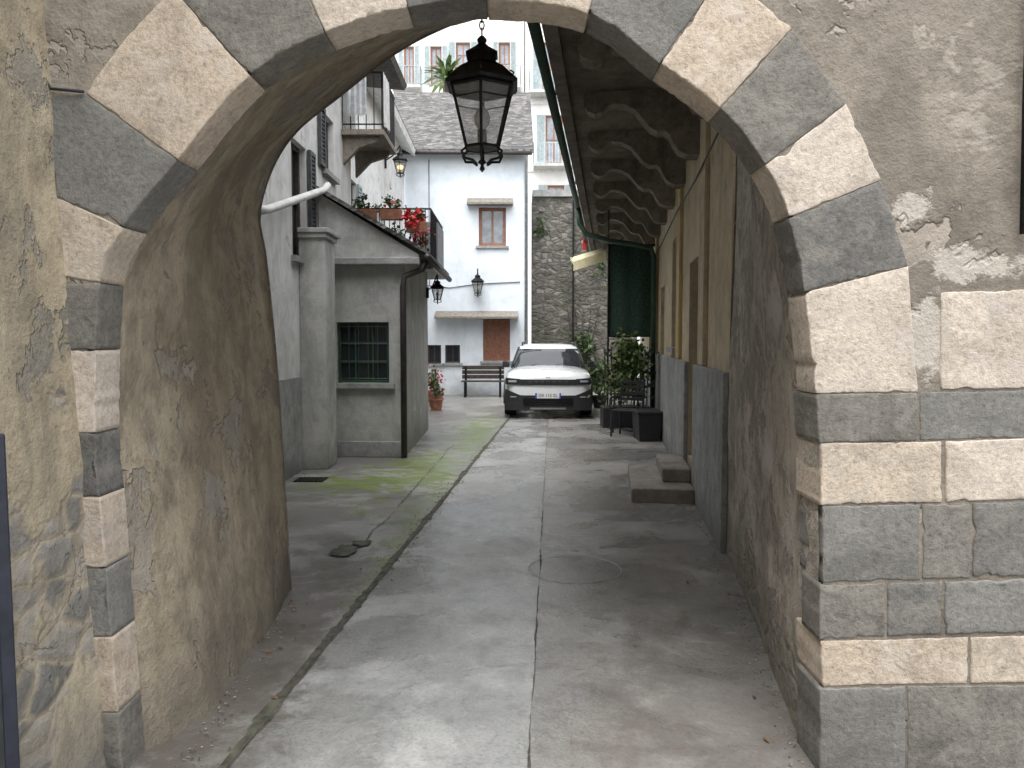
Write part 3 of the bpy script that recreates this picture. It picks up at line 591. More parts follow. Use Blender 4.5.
shutter(bh,FB,A(483)+.01,am-.01,Z(361)+.01,Z(319)-.03,-.10,'wood_red'); shutter(bh,FB,am+.01,A(510)-.01,Z(361)+.01,Z(319)-.03,-.10,'wood_red')
cb=MB(); cb.tube([FB.P(A(422),Z(285),.02),FB.P(A(450),Z(288),.02),FB.P(A(478),Z(284),.02),FB.P(A(520),Z(282),.02)],.012,5); cb.tube([FB.P(A(430),Z(160),.02),FB.P(A(430),Z(285),.02)],.010,5); cb.obj('facade_cable',['blackplastic'],bh)
# ------------------------------------------------------------------ stone wall & backdrop buildings
sw=thing('stone_wall',(1.8,24.5,0),'dark weathered rubble stone wall with a concrete cap','wall')
w=MB(); w.box(x1+.16,3.9,24.0,25,0,6.0); w.obj('masonry',['rubble'],sw)
w=MB(); w.box(x1+.17,3.95,23.9,25.1,6.0,6.2); w.obj('cap',['grey_plinth'],sw)
w=MB(); w.tube([(XD(573,23.9),23.93,0),(XD(573,23.9),23.93,5.9)],.03,6); w.obj('downpipe',['iron'],sw)
iv=MB(); iv.leaves((2.3,23.85,.9),(.6,.2,1.0),380,.15,(0,1),14,33); iv.leaves((.9,23.9,5.1),(.4,.1,.5),50,.13,(0,1),8,35); iv.leaves((2.6,23.85,4.4),(.4,.15,1.0),160,.14,(0,1),9,36)
for k in range(5): iv.tube([(1.9+.15*k,23.95,0),(2.0+.1*k,23.93,1.2),(1.7+.25*k,23.93,2.6)],.012,5,2)
iv.obj('climbing_ivy',['leaf_a','leaf_b','wood_dark'],label='dark green climbing ivy on the stone wall',cat='climbing plant')
def apartment(name,px0,px1,D,label,wins,z1,rails,wallm='cream_wall'):
    X0,X1=XD(px0,D),XD(px1,D); t=thing(name,((X0+X1)/2,D+4,0),label,'apartment building')
    F=Frame((X0,D),(X1,D),1); ops=[(XD(a,D)-X0,XD(b,D)-X0,ZD(d,D),ZD(c,D)) for a,b,c,d in wins]
    w=MB(); w.wall(F,0,F.L,0,z1,ops,.25); w.quad((X1,D,0),(X1,D+8,0),(X1,D+8,z1),(X1,D,z1)); w.quad((X0,D,0),(X0,D+8,0),(X0,D+8,z1),(X0,D,z1)); w.quad((X0,D,z1),(X1,D,z1),(X1,D+8,z1),(X0,D+8,z1)); w.obj('wall',[wallm],t)
    for o_ in ops:
        window(t,F,*o_,-.2,'wood_red','pane_light',2,2,.09)
        wd=(o_[1]-o_[0])*.5
        shutter(t,F,o_[0]-wd-.02,o_[0]-.02,o_[2],o_[3],.01,'green_shutter'); shutter(t,F,o_[1]+.02,o_[1]+wd+.02,o_[2],o_[3],.01,'green_shutter')
    for a,b,py in rails:
        zz=ZD(py,D); w=MB(); w.box(XD(a,D),XD(b,D),D-.9,D-.003,zz-.14,zz); w.obj('balcony',['grey_wall'],t)
        railing(t,[(XD(a,D),D-.05),(XD(a,D),D-.85),(XD(b,D),D-.85),(XD(b,D),D-.05)],zz,.95,'green_shutter',step=.14,r=.014)
    for zf in (ZD(105,D),ZD(172,D)):
        w=MB(); w.fbox(F,0,F.L,zf,zf+.2,.001,.08); w.obj('string_course',['pipe_white'],t)
    return t
apartment('apartment_building',526,640,38,'tall pale apartment building with railed balconies',[(545,562,115,163),(541,558,42,93),(547,564,185,215),(598,614,115,163)],24,[(533,572,167),(529,562,95)])
apartment('apartment_building',385,524,41,'tall pale apartment building with blue-grey shutters',[(406,416,46,84),(457,471,42,66),(432,443,46,84),(410,422,100,130),(499,510,42,84)],22,[(396,424,90),(490,520,90)])
pl=thing('palm_plant',(XD(448,29),29,ZD(92,29)-1.2),'spiky palm in a pot on a roof terrace','plant')
p=MB(); base=Vector((XD(448,29),29,ZD(80,29)))
p.tube([base-Vector((0,0,2.1)),base],.10,8); p.obj('trunk',['wood_dark'],pl)
p=MB()
for k in range(80):
    th=random.uniform(0,6.28); el=random.uniform(-.3,1.3); L=random.uniform(.8,1.4); d=Vector((math.cos(th)*math.cos(el),math.sin(th)*math.cos(el),math.sin(el))); s_=Vector((-math.sin(th),math.cos(th),0))*.09
    m_=base+d*L*.5; e_=base+d*L-Vector((0,0,.28*L)); p.add([base-s_*.4,m_-s_,e_,m_+s_,base+s_*.4],[(0,1,3,4),(1,2,3)],k%2)
p.obj('fronds',['leaf_c','leaf_a'],pl)
rt=MB(); rt.box(-5,XD(476,30),28.2,34,0,ZD(92,29)-1.2); rt.obj('roof_terrace_house',['cream_wall'],label='plain pale building with flat roof terrace behind the slate roof',cat='building')
# ------------------------------------------------------------------ gallery house
gh=thing('gallery_house',(4,12,0),'long tan house with a gallery balcony on scroll corbels','house')
FR=Frame((1.607,5.68),(1.607+.127*16,21.68),-1)
sD=lambda y:(y-5.68)*1.008
ops=[(sD(7.75),sD(8.65),.3,2.45),(sD(10.2),sD(11.1),1.5,3.0),(sD(12.6),sD(13.5),.02,2.5),(sD(16.5),sD(17.4),.02,2.4)]
ops2=[(sD(8.0),sD(9.0),4.45,6.2),(sD(11.5),sD(12.5),4.45,6.2),(sD(15),sD(16),4.45,6.2)]
w=MB(); w.wall(FR,0,FR.L,0,6.6,ops+ops2,.22); w.quad(FR.P(0,0,0),FR.P(0,0,-.3),FR.P(0,6.6,-.3),FR.P(0,6.6,0)); w.quad(FR.P(FR.L,0,0),FR.P(FR.L,0,-3),FR.P(FR.L,6.6,-3),FR.P(FR.L,6.6,0))
w.quad(FR.P(0,6.6,.0),FR.P(FR.L,6.6,.0),FR.P(FR.L,7.2,-4),FR.P(0,7.2,-4)); w.obj('wall',['yellow_wall'],gh)
edges=[0.0]+[q for o_ in ops for q in (o_[0],o_[1]) if o_[2]<1.3]+[FR.L]
for a,b in zip(edges[::2],edges[1::2]):
    w=MB(); w.fbox(FR,a+.001,b-.001,0,1.36,.0,.05); w.obj('plinth',['grey_plinth'],gh,bevel=.01)
for yy in (7.0,9.5,14.3):
    w=MB(); a=sD(yy); w.fbox(FR,a,a+.42,1.365,4.0,.0,.045); w.obj('pilaster',['yellow_wall' if yy<9 else 'ochre'],gh,bevel=.008)
for i,o_ in enumerate(ops):
    if o_[2]<1:
        d=MB(); d.fbox(FR,o_[0],o_[1],o_[2],o_[3],-.2,-.16)
        for zz in (0.15,.95,1.6): d.fbox(FR,o_[0]+.12,o_[1]-.12,o_[2]+zz,o_[2]+zz+.5,-.16,-.14)
        dd=d.obj('door',['wood_dark'],gh)
        h=MB(); h.tube([FR.P(o_[0]+.08,1.1,-.15),FR.P(o_[0]+.08,1.25,-.10)],.012,6); h.obj('handle',['steel'],dd)
    else: window(gh,FR,*o_,-.18,'wood_dark')
for o_ in ops2: window(gh,FR,*o_,-.18,'wood_dark','pane',2,3,sill=False)
w=MB(); w.tube([FR.P(.3,3.2,.06),FR.P(2,3.16,.06),FR.P(4,3.2,.06),FR.P(7,3.15,.06),FR.P(12,3.2,.06)],.009,5); w.obj('wall_cable',['blackplastic'],gh)
GO=1.4
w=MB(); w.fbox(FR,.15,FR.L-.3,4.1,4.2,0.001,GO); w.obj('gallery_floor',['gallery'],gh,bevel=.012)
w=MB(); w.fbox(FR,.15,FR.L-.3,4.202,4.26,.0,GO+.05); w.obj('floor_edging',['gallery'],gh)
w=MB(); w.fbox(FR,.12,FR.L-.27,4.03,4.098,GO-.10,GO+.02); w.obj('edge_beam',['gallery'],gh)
w=MB(); w.tube([FR.P(.1,4.08,GO+.09),FR.P(FR.L-.25,4.05,GO+.09)],.05,8); w.obj('gutter',['green_frame'],gh,smooth=True)
prof=[(0,4.098),(1.12,4.098),(1.15,4.05),(1.15,3.98),(1.11,3.92),(1.04,3.89),(.97,3.91),(.93,3.96),(.88,3.99),(.76,3.98),(.64,3.92),(.56,3.83),(.49,3.74),(.42,3.70),(.34,3.70),(.29,3.66),(.25,3.57),(.20,3.50),(.12,3.46),(0,3.46)]
first=None; SP=1.5
for k in range(10):
    a=sD(6.3)+SP*k
    if first is None:
        w=MB(); pts=[FR.P(a,z,o) for o,z in prof]; w.prism(pts,(FR.d.x*.26,FR.d.y*.26,0))
        first=w.obj('corbel',['corbel'],gh,bevel=.012); l0=first.location.copy()
    else:
        c=first.copy(); S.collection.objects.link(c); c.location=l0+Vector((FR.d.x*SP*k,FR.d.y*SP*k,0))
s16=sD(14.2)
w=MB(); w.tube([FR.P(s16,4.04,GO+.09),FR.P(s16,3.75,GO+.05),FR.P(s16,3.55,GO-.08),FR.P(s16,3.42,GO-.5),FR.P(s16,3.36,.5),FR.P(s16,3.28,.14),FR.P(s16,3.1,.09),FR.P(s16,.05,.09)],.05,8); w.obj('downpipe',['green_frame'],gh,smooth=True)
pp=[FR.P(.2,0,GO-.03)[:2],FR.P(FR.L-.4,0,GO-.03)[:2]]; railing(gh,pp,4.26,.95,step=.12)
w=MB()
for i in range(60):
    a0=.25+i*(FR.L-.7)/60; a1=.25+(i+1)*(FR.L-.7)/60; f=lambda a: GO+.03+.03*math.sin(a*9)+.02*math.sin(a*23)
    zt=5.05; zb=4.24+.08*math.sin(a0*2.3)+.12*mn.noise(Vector((a0*2,0,0))); zb2=4.24+.08*math.sin(a1*2.3)+.12*mn.noise(Vector((a1*2,0,0)))
    w.quad(FR.P(a0,zb,f(a0)),FR.P(a1,zb2,f(a1)),FR.P(a1,zt,f(a1)),FR.P(a0,zt,f(a0)))
w.obj('shade_netting',['net'],gh,smooth=True)
stp=thing('door_steps',(RX(8)-.3,8,0),'two worn stone steps against the house wall','steps')
for (y0,y1,z0,z1,o1) in ((7.4,8.9,.0,.15,.66),(7.75,8.8,.152,.29,.34)):
    w=MB(); w.fbox(FR,sD(y0),sD(y1),z0,z1,.052,o1); w.obj('step',['step_stone'],stp,bevel=.015)
w=MB(); nx,nz=40,12; X0,X1=XD(608,14.6),XD(651,14.6)
for j in range(nz+1):
    for i in range(nx+1):
        t=i/nx; u=j/nz; w.v.append((X0+(X1-X0)*t,14.6+.012*math.sin(t*14)+.02*math.sin(t*4+u*2),3.38-(1.72+.02*math.sin(t*5))*u))
for j in range(nz):
    for i in range(nx): w.f.append([j*(nx+1)+i,j*(nx+1)+i+1,(j+1)*(nx+1)+i+1,(j+1)*(nx+1)+i]); w.m.append(0)
w.tube([(X0,14.6,3.38),(X1+.3,14.6,3.38)],.02,6,1); w.tube([(X0,14.6,3.38),(X0,14.6,4.1)],.012,6,1); w.tube([(X0,14.6,0),(X0,14.6,3.38)],.02,6,1); w.tube([(X0,14.59,1.67),(X1,14.59,1.67)],.015,6,1)
w.obj('green_screen',['net','iron'],smooth=False,label='dark green netting screen on a frame below the gallery',cat='screen')
aw=thing('awning',(1.5,18.3,3),'small faded cream awning hanging from the gallery','awning')
X0,X1=XD(572,18),XD(604,18); w=MB(); w.hexa([(X0,17.7,ZD(266,18)),(X1,17.7,ZD(256,18)),(X1,18.6,ZD(248,18)),(X0,18.6,ZD(258,18)),(X0,17.7,ZD(263,18)),(X1,17.7,ZD(253,18)),(X1,18.6,ZD(245,18)),(X0,18.6,ZD(255,18))])
w.prism([(X0,17.68,ZD(272,18)),(X1,17.68,ZD(262,18)),(X1,17.68,ZD(253,18)),(X0,17.68,ZD(263,18))],(0,.015,0)); w.obj('canvas',['awning'],aw)
w=MB(); w.tube([(X1,18.2,ZD(254,18)),(X1+.6,18.3,4.1)],.012,6); w.tube([(X0,18.2,ZD(258,18)),(X0+.3,18.3,4.1)],.010,6); w.obj('rod',['iron'],aw)
rc_=MB(); rc_.box(XD(582,19),XD(586,19),18.95,18.98,ZD(250,19),ZD(226,19)); rc_.obj('red_cloth',['petal'],label='small red cloth hanging near the awning',cat='cloth')
sh=thing('shrub_planter',(2.1,14.2,0),'loose leafy green shrub in a long dark planter below netting','shrub')
w=MB(); w.box(1.65,2.55,13.9,14.4,0,.38); w.obj('planter',['blackplastic'],sh,bevel=.02)
w=MB()
for k in range(12): w.tube([(1.7+.07*k,14.15,.36),(1.65+.08*k+random.uniform(-.12,.12),14.1,random.uniform(1.1,1.7))],.009,5,2)
w.leaves((2.08,14.1,1.0),(.60,.4,.60),1700,.085,(0,0,1,3),24,51); w.leaves((2.2,14.05,1.45),(.36,.3,.32),260,.085,(0,3,3),8,52); w.obj('foliage',['leaf_a','leaf_b','wood_dark','leaf_c'],sh)
pot((XD(600,18),18,0),.18,.3,'leafy green potted shrub beside the car',300,.3,.5,0,seed=61,size=.09,pm='blackplastic')
bx=thing('planter_box',(2.2,12.2,0),'black plastic planter box against the wall','planter')
w=MB(); w.hexa([(2.0,12.0,0),(2.32,12.0,0),(2.32,12.6,0),(2.0,12.6,0),(1.97,11.96,.44),(2.36,11.96,.44),(2.36,12.64,.44),(1.97,12.64,.44)]); w.box(1.95,2.365,11.94,12.66,.44,.48); w.obj('box',['blackplastic'],bx,bevel=.01)
def chair(loc,rot,label):
    t=bpy.data.objects.new('garden_chair',None); S.collection.objects.link(t); t['_wo']=(0,0,0); t.location=(0,0,0)
    tag(t,label,'chair','black garden chairs along the wall')
    w=MB(); w.box(-.22,.22,-.21,.21,.42,.45); w.obj('seat',['blackplastic'],t,bevel=.01)
    for x in (-.19,.19):
        for y in (-.18,.18):
            w=MB(); w.tube([(x*1.1,y*1.15,0),(x,y,.42)],.018,8); w.obj('leg',['blackplastic'],t)
    w=MB()
    for x in (-.2,.2): w.tube([(x,.2,.44),(x,.26,.88)],.016,8)
    for z in (.6,.7,.8,.88): w.box(-.2,.2,.2+(z-.44)*.136,.215+(z-.44)*.136,z-.025,z+.025)
    w.obj('backrest',['blackplastic'],t)
    for x in (-.24,.24): w=MB(); w.tube([(x,.22,.64),(x,-.18,.64),(x,-.2,.44)],.014,8); w.obj('armrest',['blackplastic'],t)
    t.location=loc; t.rotation_euler=(0,0,rot); return t
chair((1.92,12.75,.006),-.5,'black garden chair beside the black planter box'); chair((1.95,13.4,.006),-1.6,'black garden chair next to the shrubs')
pot((XD(435,18.5),18.5,0),.2,.36,'terracotta pot with reddish flowers by the house',150,.25,.3,50,seed=80,size=.08)
pot((XD(436,17.5),17.5,0),.16,.28,'terracotta pot with small green plant',110,.2,.2,8,seed=81,size=.07)
pot((XD(431,19.8),19.8,0),.18,.3,'terracotta pot with tall plant by the wall',150,.22,.4,20,seed=82,size=.08)
be=thing('bench',(XD(482,21.5),21.7,0),'dark wooden slatted bench against the blue-white house','bench')
B0,B1=XD(461,21.5),XD(504,21.5)
w=MB(); [w.box(B0,B1,21.4+.12*k,21.5+.12*k,.43,.46) for k in range(4)]; w.obj('seat',['wood_dark'],be)
w=MB(); [w.box(B0,B1,21.9+.02*k,21.93+.02*k,.50+.13*k,.61+.13*k) for k in range(3)]; w.obj('backrest',['wood_dark'],be)
for x in (B0+.08,B1-.14):
    w=MB(); w.box(x,x+.06,21.42,21.48,0,.43); w.box(x,x+.06,21.84,21.9,0,.85); w.box(x,x+.06,21.42,21.88,.38,.43); w.obj('leg',['iron'],be)
# ------------------------------------------------------------------ lamps
def lantern(top,cx,cy,k,bracket=None,label='',group=None,chain=None,n=6,lit=False):
    t=thing('hanging_lantern' if chain else 'wall_lamp',(cx,cy,top-.35*k),label,'lantern' if chain else 'lamp',group)
    w=MB(); R=.165*k
    w.lathe((cx,cy,top),[(R,0),(R*1.04,.012*k),(R*.98,.02*k),(R*.62,.075*k),(R*.42,.095*k),(R*.40,.125*k),(R*.46,.128*k),(R*.46,.137*k),(R*.2,.165*k),(R*.1,.18*k),(R*.14,.195*k),(R*.06,.21*k),(.002,.215*k)],n,0,math.pi/6); w.obj('cap',['iron'],t)
    w=MB(); r0,r1,h=.142*k,.075*k,.25*k
    for i in range(n):
        a=2*math.pi*i/n+math.pi/6; b=2*math.pi*(i+1)/n+math.pi/6
        p0=Vector((cx+r0*math.cos(a),cy+r0*math.sin(a),top)); p1=Vector((cx+r1*math.cos(a),cy+r1*math.sin(a),top-h)); q0=Vector((cx+r0*math.cos(b),cy+r0*math.sin(b),top)); q1=Vector((cx+r1*math.cos(b),cy+r1*math.sin(b),top-h))
        w.tube([p0,p1],.006*k+.001,6); w.tube([p1,q1],.007*k,6); w.tube([p0-Vector((0,0,.008*k)),q0-Vector((0,0,.008*k))],.008*k,6)
        w.tube([p0.lerp(p1,.22),q0.lerp(q1,.22)],.003*k,5)
        c=p1-Vector((0,0,.004)); dr=Vector((math.cos(a),math.sin(a),0)); w.tube([c,c+dr*.022*k-Vector((0,0,.018*k)),c+dr*.008*k-Vector((0,0,.045*k)),c-dr*.03*k-Vector((0,0,.05*k)),c-dr*.05*k-Vector((0,0,.065*k))],.005*k+.0008,6)
        e=p0+Vector((0,0,.018*k)); w.tube([e,e+dr*.012*k+Vector((0,0,.02*k)),e-dr*.004*k+Vector((0,0,.03*k))],.004*k,5)
    w.lathe((cx,cy,top-h-.10*k),[(.002,0),(.012*k,.012*k),(.006*k,.03*k),(.02*k,.04*k),(.006*k,.055*k),(.005*k,.1*k)],10); w.lathe((cx,cy,top-h-.004),[(r1*1.02,0),(r1*1.02,.008)],n,0,math.pi/6)
    w.obj('cage',['iron'],t)
    w=MB()
    for i in range(n):
        a=2*math.pi*i/n+math.pi/6; b=2*math.pi*(i+1)/n+math.pi/6; e=.985
        w.quad((cx+r0*e*math.cos(a),cy+r0*e*math.sin(a),top-.008),(cx+r0*e*math.cos(b),cy+r0*e*math.sin(b),top-.008),(cx+r1*e*math.cos(b),cy+r1*e*math.sin(b),top-h),(cx+r1*e*math.cos(a),cy+r1*e*math.sin(a),top-h))
    w.obj('panes',['glass'],t)
    w=MB(); w.lathe((cx,cy,top-h+.005),[(.02*k,0),(.02*k,.07*k)],10,1); bs=1.9 if lit else 1; w.lathe((cx,cy,top-h+.075*k),[(.015*k*bs,0),(.032*k*bs,.03*k),(.034*k*bs,.055*k),(.022*k*bs,.085*k),(.004*k,.098*k)],12,0); w.obj('bulb',['lit' if lit else 'pipe_white','iron'],t,smooth=True)
    if chain:
        w=MB(); z=top+.21*k; i=0
        while z<chain:
            pts=[]
            for q_ in range(9):
                a=2*math.pi*q_/8; x=.010*math.cos(a); zz=.020*math.sin(a)
                pts.append((cx+(x if i%2 else 0),cy+(0 if i%2 else x),z+.016+zz))
            w.tube(pts,.0035,6,0,False); z+=.031; i+=1
        w.obj('chain',['iron'],t)
    if bracket:
        w=MB(); w.tube([bracket,((bracket[0]+cx)/2,(bracket[1]+cy)/2,bracket[2]+.10*k),(cx,cy,top+.3*k),(cx,cy,top+.2*k)],.012*k+.003,6); w.box(bracket[0]-.03,bracket[0]+.03,bracket[1]-.03,bracket[1]+.03,bracket[2]-.15*k,bracket[2]+.08*k); w.obj('bracket',['iron'],t)
    return t
lantern(2.69,XD(482,3.4,88),3.4,1.03,label='black wrought-iron hexagonal lantern hanging from the vault on a chain',chain=3.12)
lantern(3.25,XD(478,22.2),D-.32,1.25,(XD(478,22.2),D-.02,3.1),'black iron wall lamp on the blue-white house','wall lamps in the yard')
lantern(5.95,-2.72,19.0,1.2,(-3.08,19.0,5.95),'iron wall lamp glowing warm below the white eaves','wall lamps in the yard',lit=True)
lantern(2.5,-1.3,13.5,.8,(-1.48,13.5,2.45),'black iron wall lamp at the lean-to corner','wall lamps in the yard')
# ------------------------------------------------------------------ manhole, drain
mx,my=G(575,570)
w=MB(); w.lathe((mx,my,.0065),[(.33,0),(.33,.0015),(.322,.0015),(.318,.0002),(.310,.0002),(.306,.0015),(.01,.0015)],48)
w.obj('manhole_cover',[concrete('manhole_concrete',(.215,.21,.20),(.30,.295,.28),.3,.3,5.5)],label='round worn manhole cover set in the concrete lane',cat='manhole cover')
dx,dy=G(311,480); w=MB(); w.box(dx-.17,dx+.17,dy-.14,dy+.14,.001,.008)
for k in range(7): w.box(dx-.15+.045*k,dx-.13+.045*k,dy-.12,dy+.12,.008,.014)
w.obj('drain_grate',['iron'],label='small square iron drain grate in the yard paving',cat='drain')
w=MB(); rnd=random.Random(5)
for k in range(900):
    y=2.6+rnd.random()**1.5*9; side=rnd.random()
    if y<4.8: x=(-1.27-.06*(y-2.8) if side<.6 else RX(y)-.02)+ (abs(rnd.gauss(0,.07)) if side<.6 else -abs(rnd.gauss(0,.05)))
    else: x=LX(y)+rnd.gauss(-.03,.07) if side<.7 else RX(y)-.07-abs(rnd.gauss(0,.05))
    s_=rnd.uniform(.002,.008)*(1.8 if rnd.random()<.08 else 1); c=Vector((x,y,.008+s_*.3)); vs=[c+Vector((rnd.uniform(.6,1.2)*a,rnd.uniform(.6,1.2)*b,rnd.uniform(.4,.8)*cc))*s_ for a,b,cc in ((1,0,0),(-1,0,0),(0,1,0),(0,-1,0),(0,0,1),(0,0,-1))]
    w.add(vs,[(0,2,4),(2,1,4),(1,3,4),(3,0,4),(2,0,5),(1,2,5),(3,1,5),(0,3,5)],rnd.choice((0,0,1)))
for k in range(60):
    y=rnd.uniform(2.9,12); x=rnd.choice((-1.22 if y<4.8 else LX(y)-.1,RX(y)-.12))+rnd.gauss(0,.08); a=rnd.uniform(0,6.28); s_=rnd.uniform(.012,.028)
    w.add([(x+s_*math.cos(a),y+s_*math.sin(a),.012),(x-s_*.5*math.sin(a),y+s_*.5*math.cos(a),.018),(x-s_*math.cos(a),y-s_*math.sin(a),.012),(x+s_*.5*math.sin(a),y-s_*.5*math.cos(a),.010)],[(0,1,2,3)],2)
w.obj('debris',['mortar','rubble','dry'],label='crumbs of plaster and dry leaves along the walls',cat='debris',kind='stuff')
# ------------------------------------------------------------------ car
car=thing('parked_car',(0,0,0),'white compact crossover car parked nose-out in the lane','car')
paint=simple('white_car_paint',(.78,.80,.82),.28,0,.04,2,0,1.0); carglass=simple('car_glass',(.03,.035,.04),.06,0,.2,2,0,0,.9)
trim='blackplastic'; rimm=simple('alloy_rim',(.35,.36,.38),.3,.8,.15,8); tyre=simple('tyre_rubber',(.02,.02,.021),.85,0,.3,30)
lampm=simple('headlamp_lens',(.45,.48,.5),.1,0,.2,30,0,1.0,.8)
st_=[(0.0,.60,.30,.72,.82),(.05,.74,.24,.82,.90),(.18,.86,.20,.905,.965),(.55,.905,.19,.955,1.015),(1.0,.91,.19,.98,1.05),(1.6,.90,.19,.985,1.05),(2.6,.90,.19,.995,1.06),(3.4,.91,.19,1.01,1.07),(3.8,.885,.22,1.0,1.06),(4.0,.83,.28,.98,1.03),(4.06,.74,.34,.92,.98)]
w=MB(); half=lambda W_,zb,zs,zt:[(0,zb),(W_-.14,zb),(W_-.02,zb+.07),(W_,zb+.22),(W_,zs-.20),(W_-.03,zs-.06),(W_-.12,zs+.002),(W_*.66,zt-.018),(W_*.35,zt+.004),(0,zt+.012)]
for y,W_,zb,zs,zt in st_:
    h=half(W_,zb,zs,zt); full=h+[(-x,z) for x,z in h[-2:0:-1]]; n=len(full)
    w.v+=[(x,y,z) for x,z in full]
for i in range(len(st_)-1):
    for k in range(n): w.f.append([i*n+k,i*n+(k+1)%n,(i+1)*n+(k+1)%n,(i+1)*n+k]); w.m.append(0)
w.f.append(list(range(n))[::-1]); w.m.append(0); w.f.append([(len(st_)-1)*n+k for k in range(n)]); w.m.append(0)
w.obj('body',[paint],car,smooth=True,sub=2)
w=MB(); rings=[(1.0,1.02,3.98,.81),(1.12,1.18,3.93,.78),(1.30,1.45,3.80,.71),(1.42,1.66,3.66,.65)]
def rg(z,y0,y1,W_):
    return [(-W_,y0+.3,z),(-W_*.84,y0+.07,z),(-W_*.4,y0,z),(0,y0-.02,z),(W_*.4,y0,z),(W_*.84,y0+.07,z),(W_,y0+.3,z),(W_,(y0+y1)/2,z),(W_,y1-.2,z),(W_*.75,y1,z),(0,y1+.02,z),(-W_*.75,y1,z),(-W_,y1-.2,z),(-W_,(y0+y1)/2,z)]
for rr in rings: w.v+=rg(*rr)
n=14
for i in range(3):
    for k in range(n): w.f.append([i*n+k,i*n+(k+1)%n,(i+1)*n+(k+1)%n,(i+1)*n+k]); w.m.append(0)
w.f.append([3*n+k for k in range(n)]); w.m.append(0); w.obj('windows',[carglass],car,smooth=True)
w=MB()
for z,y0,y1,W_ in ((1.40,1.62,3.70,.665),(1.455,1.70,3.66,.63),(1.495,1.85,3.5,.54),(1.515,2.1,3.2,.32)): w.v+=rg(z,y0,y1,W_)
for i in range(3):
    for k in range(n): w.f.append([i*n+k,i*n+(k+1)%n,(i+1)*n+(k+1)%n,(i+1)*n+k]); w.m.append(0)
w.f.append([3*n+k for k in range(n)]); w.m.append(0); w.obj('roof',[paint],car,smooth=True)
for sx in (-1,1):
    w=MB(); w.tube([(sx*.58,1.9,1.48),(sx*.58,2.0,1.53),(sx*.57,3.4,1.53),(sx*.57,3.5,1.48)],.018,8); w.obj('roof_rail',[trim],car,smooth=True)
    w=MB(); w.tube([(sx*.79,1.22,1.0),(sx*.73,1.42,1.2),(sx*.65,1.72,1.43)],.022,8); w.obj('pillar',[trim],car,smooth=True)
    w=MB(); w.hexa([(sx*.84,1.25,1.0),(sx*1.0,1.3,1.0),(sx*1.0,1.42,1.0),(sx*.84,1.42,1.0),(sx*.85,1.27,1.13),(sx*.99,1.31,1.14),(sx*.99,1.42,1.14),(sx*.85,1.42,1.13)]); w.obj('wing_mirror',[trim],car,bevel=.02)
yf=lambda x:.0+.02*(x/.5)**2 if abs(x)<.5 else .02+.42*(abs(x)-.5)**1.7
def strip(name,x0,x1,zf0,zf1,off,mats,th=.05,N_=16,parent=car):
    w=MB()
    for i in range(N_):
        a=x0+(x1-x0)*i/N_; b=x0+(x1-x0)*(i+1)/N_
        ya,yb=yf(a)-off,yf(b)-off
        w.hexa([(a,ya,zf0(a)),(b,yb,zf0(b)),(b,yb+th,zf0(b)),(a,ya+th,zf0(a)),(a,ya,zf1(a)),(b,yb,zf1(b)),(b,yb+th,zf1(b)),(a,ya+th,zf1(a))])
    return w.obj(name,mats,parent)
cst=lambda c:(lambda x:c)
strip('grille',-.56,.56,cst(.685),cst(.80),.024,[trim])
gs=simple('grille_slot_trim',(.045,.045,.05),.3,.3)
for k in range(7):
    x=-.36+.12*k; w=MB(); w.box(x-.035,x+.035,yf(x)-.034,yf(x)-.015,.71,.77); w.obj('grille_slot',[gs],car,bevel=.008)
for sx in (-1,1):
    a,b=(.56,.86) if sx>0 else (-.86,-.56)
    hl=strip('headlight',a,b,lambda x:.69+.03*(abs(x)-.56),lambda x:.81+.06*(abs(x)-.56),.026,[trim],.14,8)
    a2,b2=(.64,.80) if sx>0 else (-.80,-.64)
    strip('lamp_lens',a2,b2,cst(.745),cst(.785),.034,[lampm],.06,6,hl)
    a3,b3=(.64,.76) if sx>0 else (-.76,-.64)
    strip('fog_light',a3,b3,cst(.44),cst(.46),.03,[lampm],.05,6)
strip('lower_bumper',-.87,.87,cst(.18),lambda x:.48 if abs(x)<.55 else (.48+.12*(abs(x)-.55)/.31),.020,[trim],.12,28)
strip('skid_plate',-.36,.36,cst(.20),cst(.235),.036,[rimm],.05,10)
w=MB()
for k in range(4): w.box(-.5,.5,-.030,-.01,.29+.04*k,.305+.04*k)
w.obj('lower_grille',['iron'],car)
w=MB(); w.box(-.26,.26,-.052,-.03,.425,.535,0); w.box(-.26,-.225,-.054,-.051,.427,.533,1); w.box(.225,.26,-.054,-.051,.427,.533,1)
plate=w.obj('number_plate',[simple('plate_white',(.75,.75,.75),.4,0,.05),simple('plate_blue',(.02,.08,.4),.4,0,.05)],car)
def text(body,loc,size,m,parent,name,rot=(math.pi/2,0,0)):
    c=bpy.data.curves.new(name,'FONT'); c.body=body; c.size=size; c.align_x='CENTER'; c.align_y='CENTER'; c.extrude=.001
    o=bpy.data.objects.new(name,c); S.collection.objects.link(o); bpy.context.view_layer.update(); me=bpy.data.meshes.new_from_object(o); bpy.data.objects.remove(o)
    me.materials.clear(); me.materials.append(MT[m] if isinstance(m,str) else m); ob=bpy.data.objects.new(name,me); S.collection.objects.link(ob); ob.location=loc; ob.rotation_euler=rot; ob.parent=parent
    if parent is not car: ob.matrix_parent_inverse=Matrix.Translation(-Vector(parent['_wo']))
    return ob
text('GR 115 ZL',(0,-.055,.48),.085,'blackplastic',plate,'plate_lettering')
text('Jeep',(0,-.012,.85),.05,'blackplastic',car,'bonnet_badge')
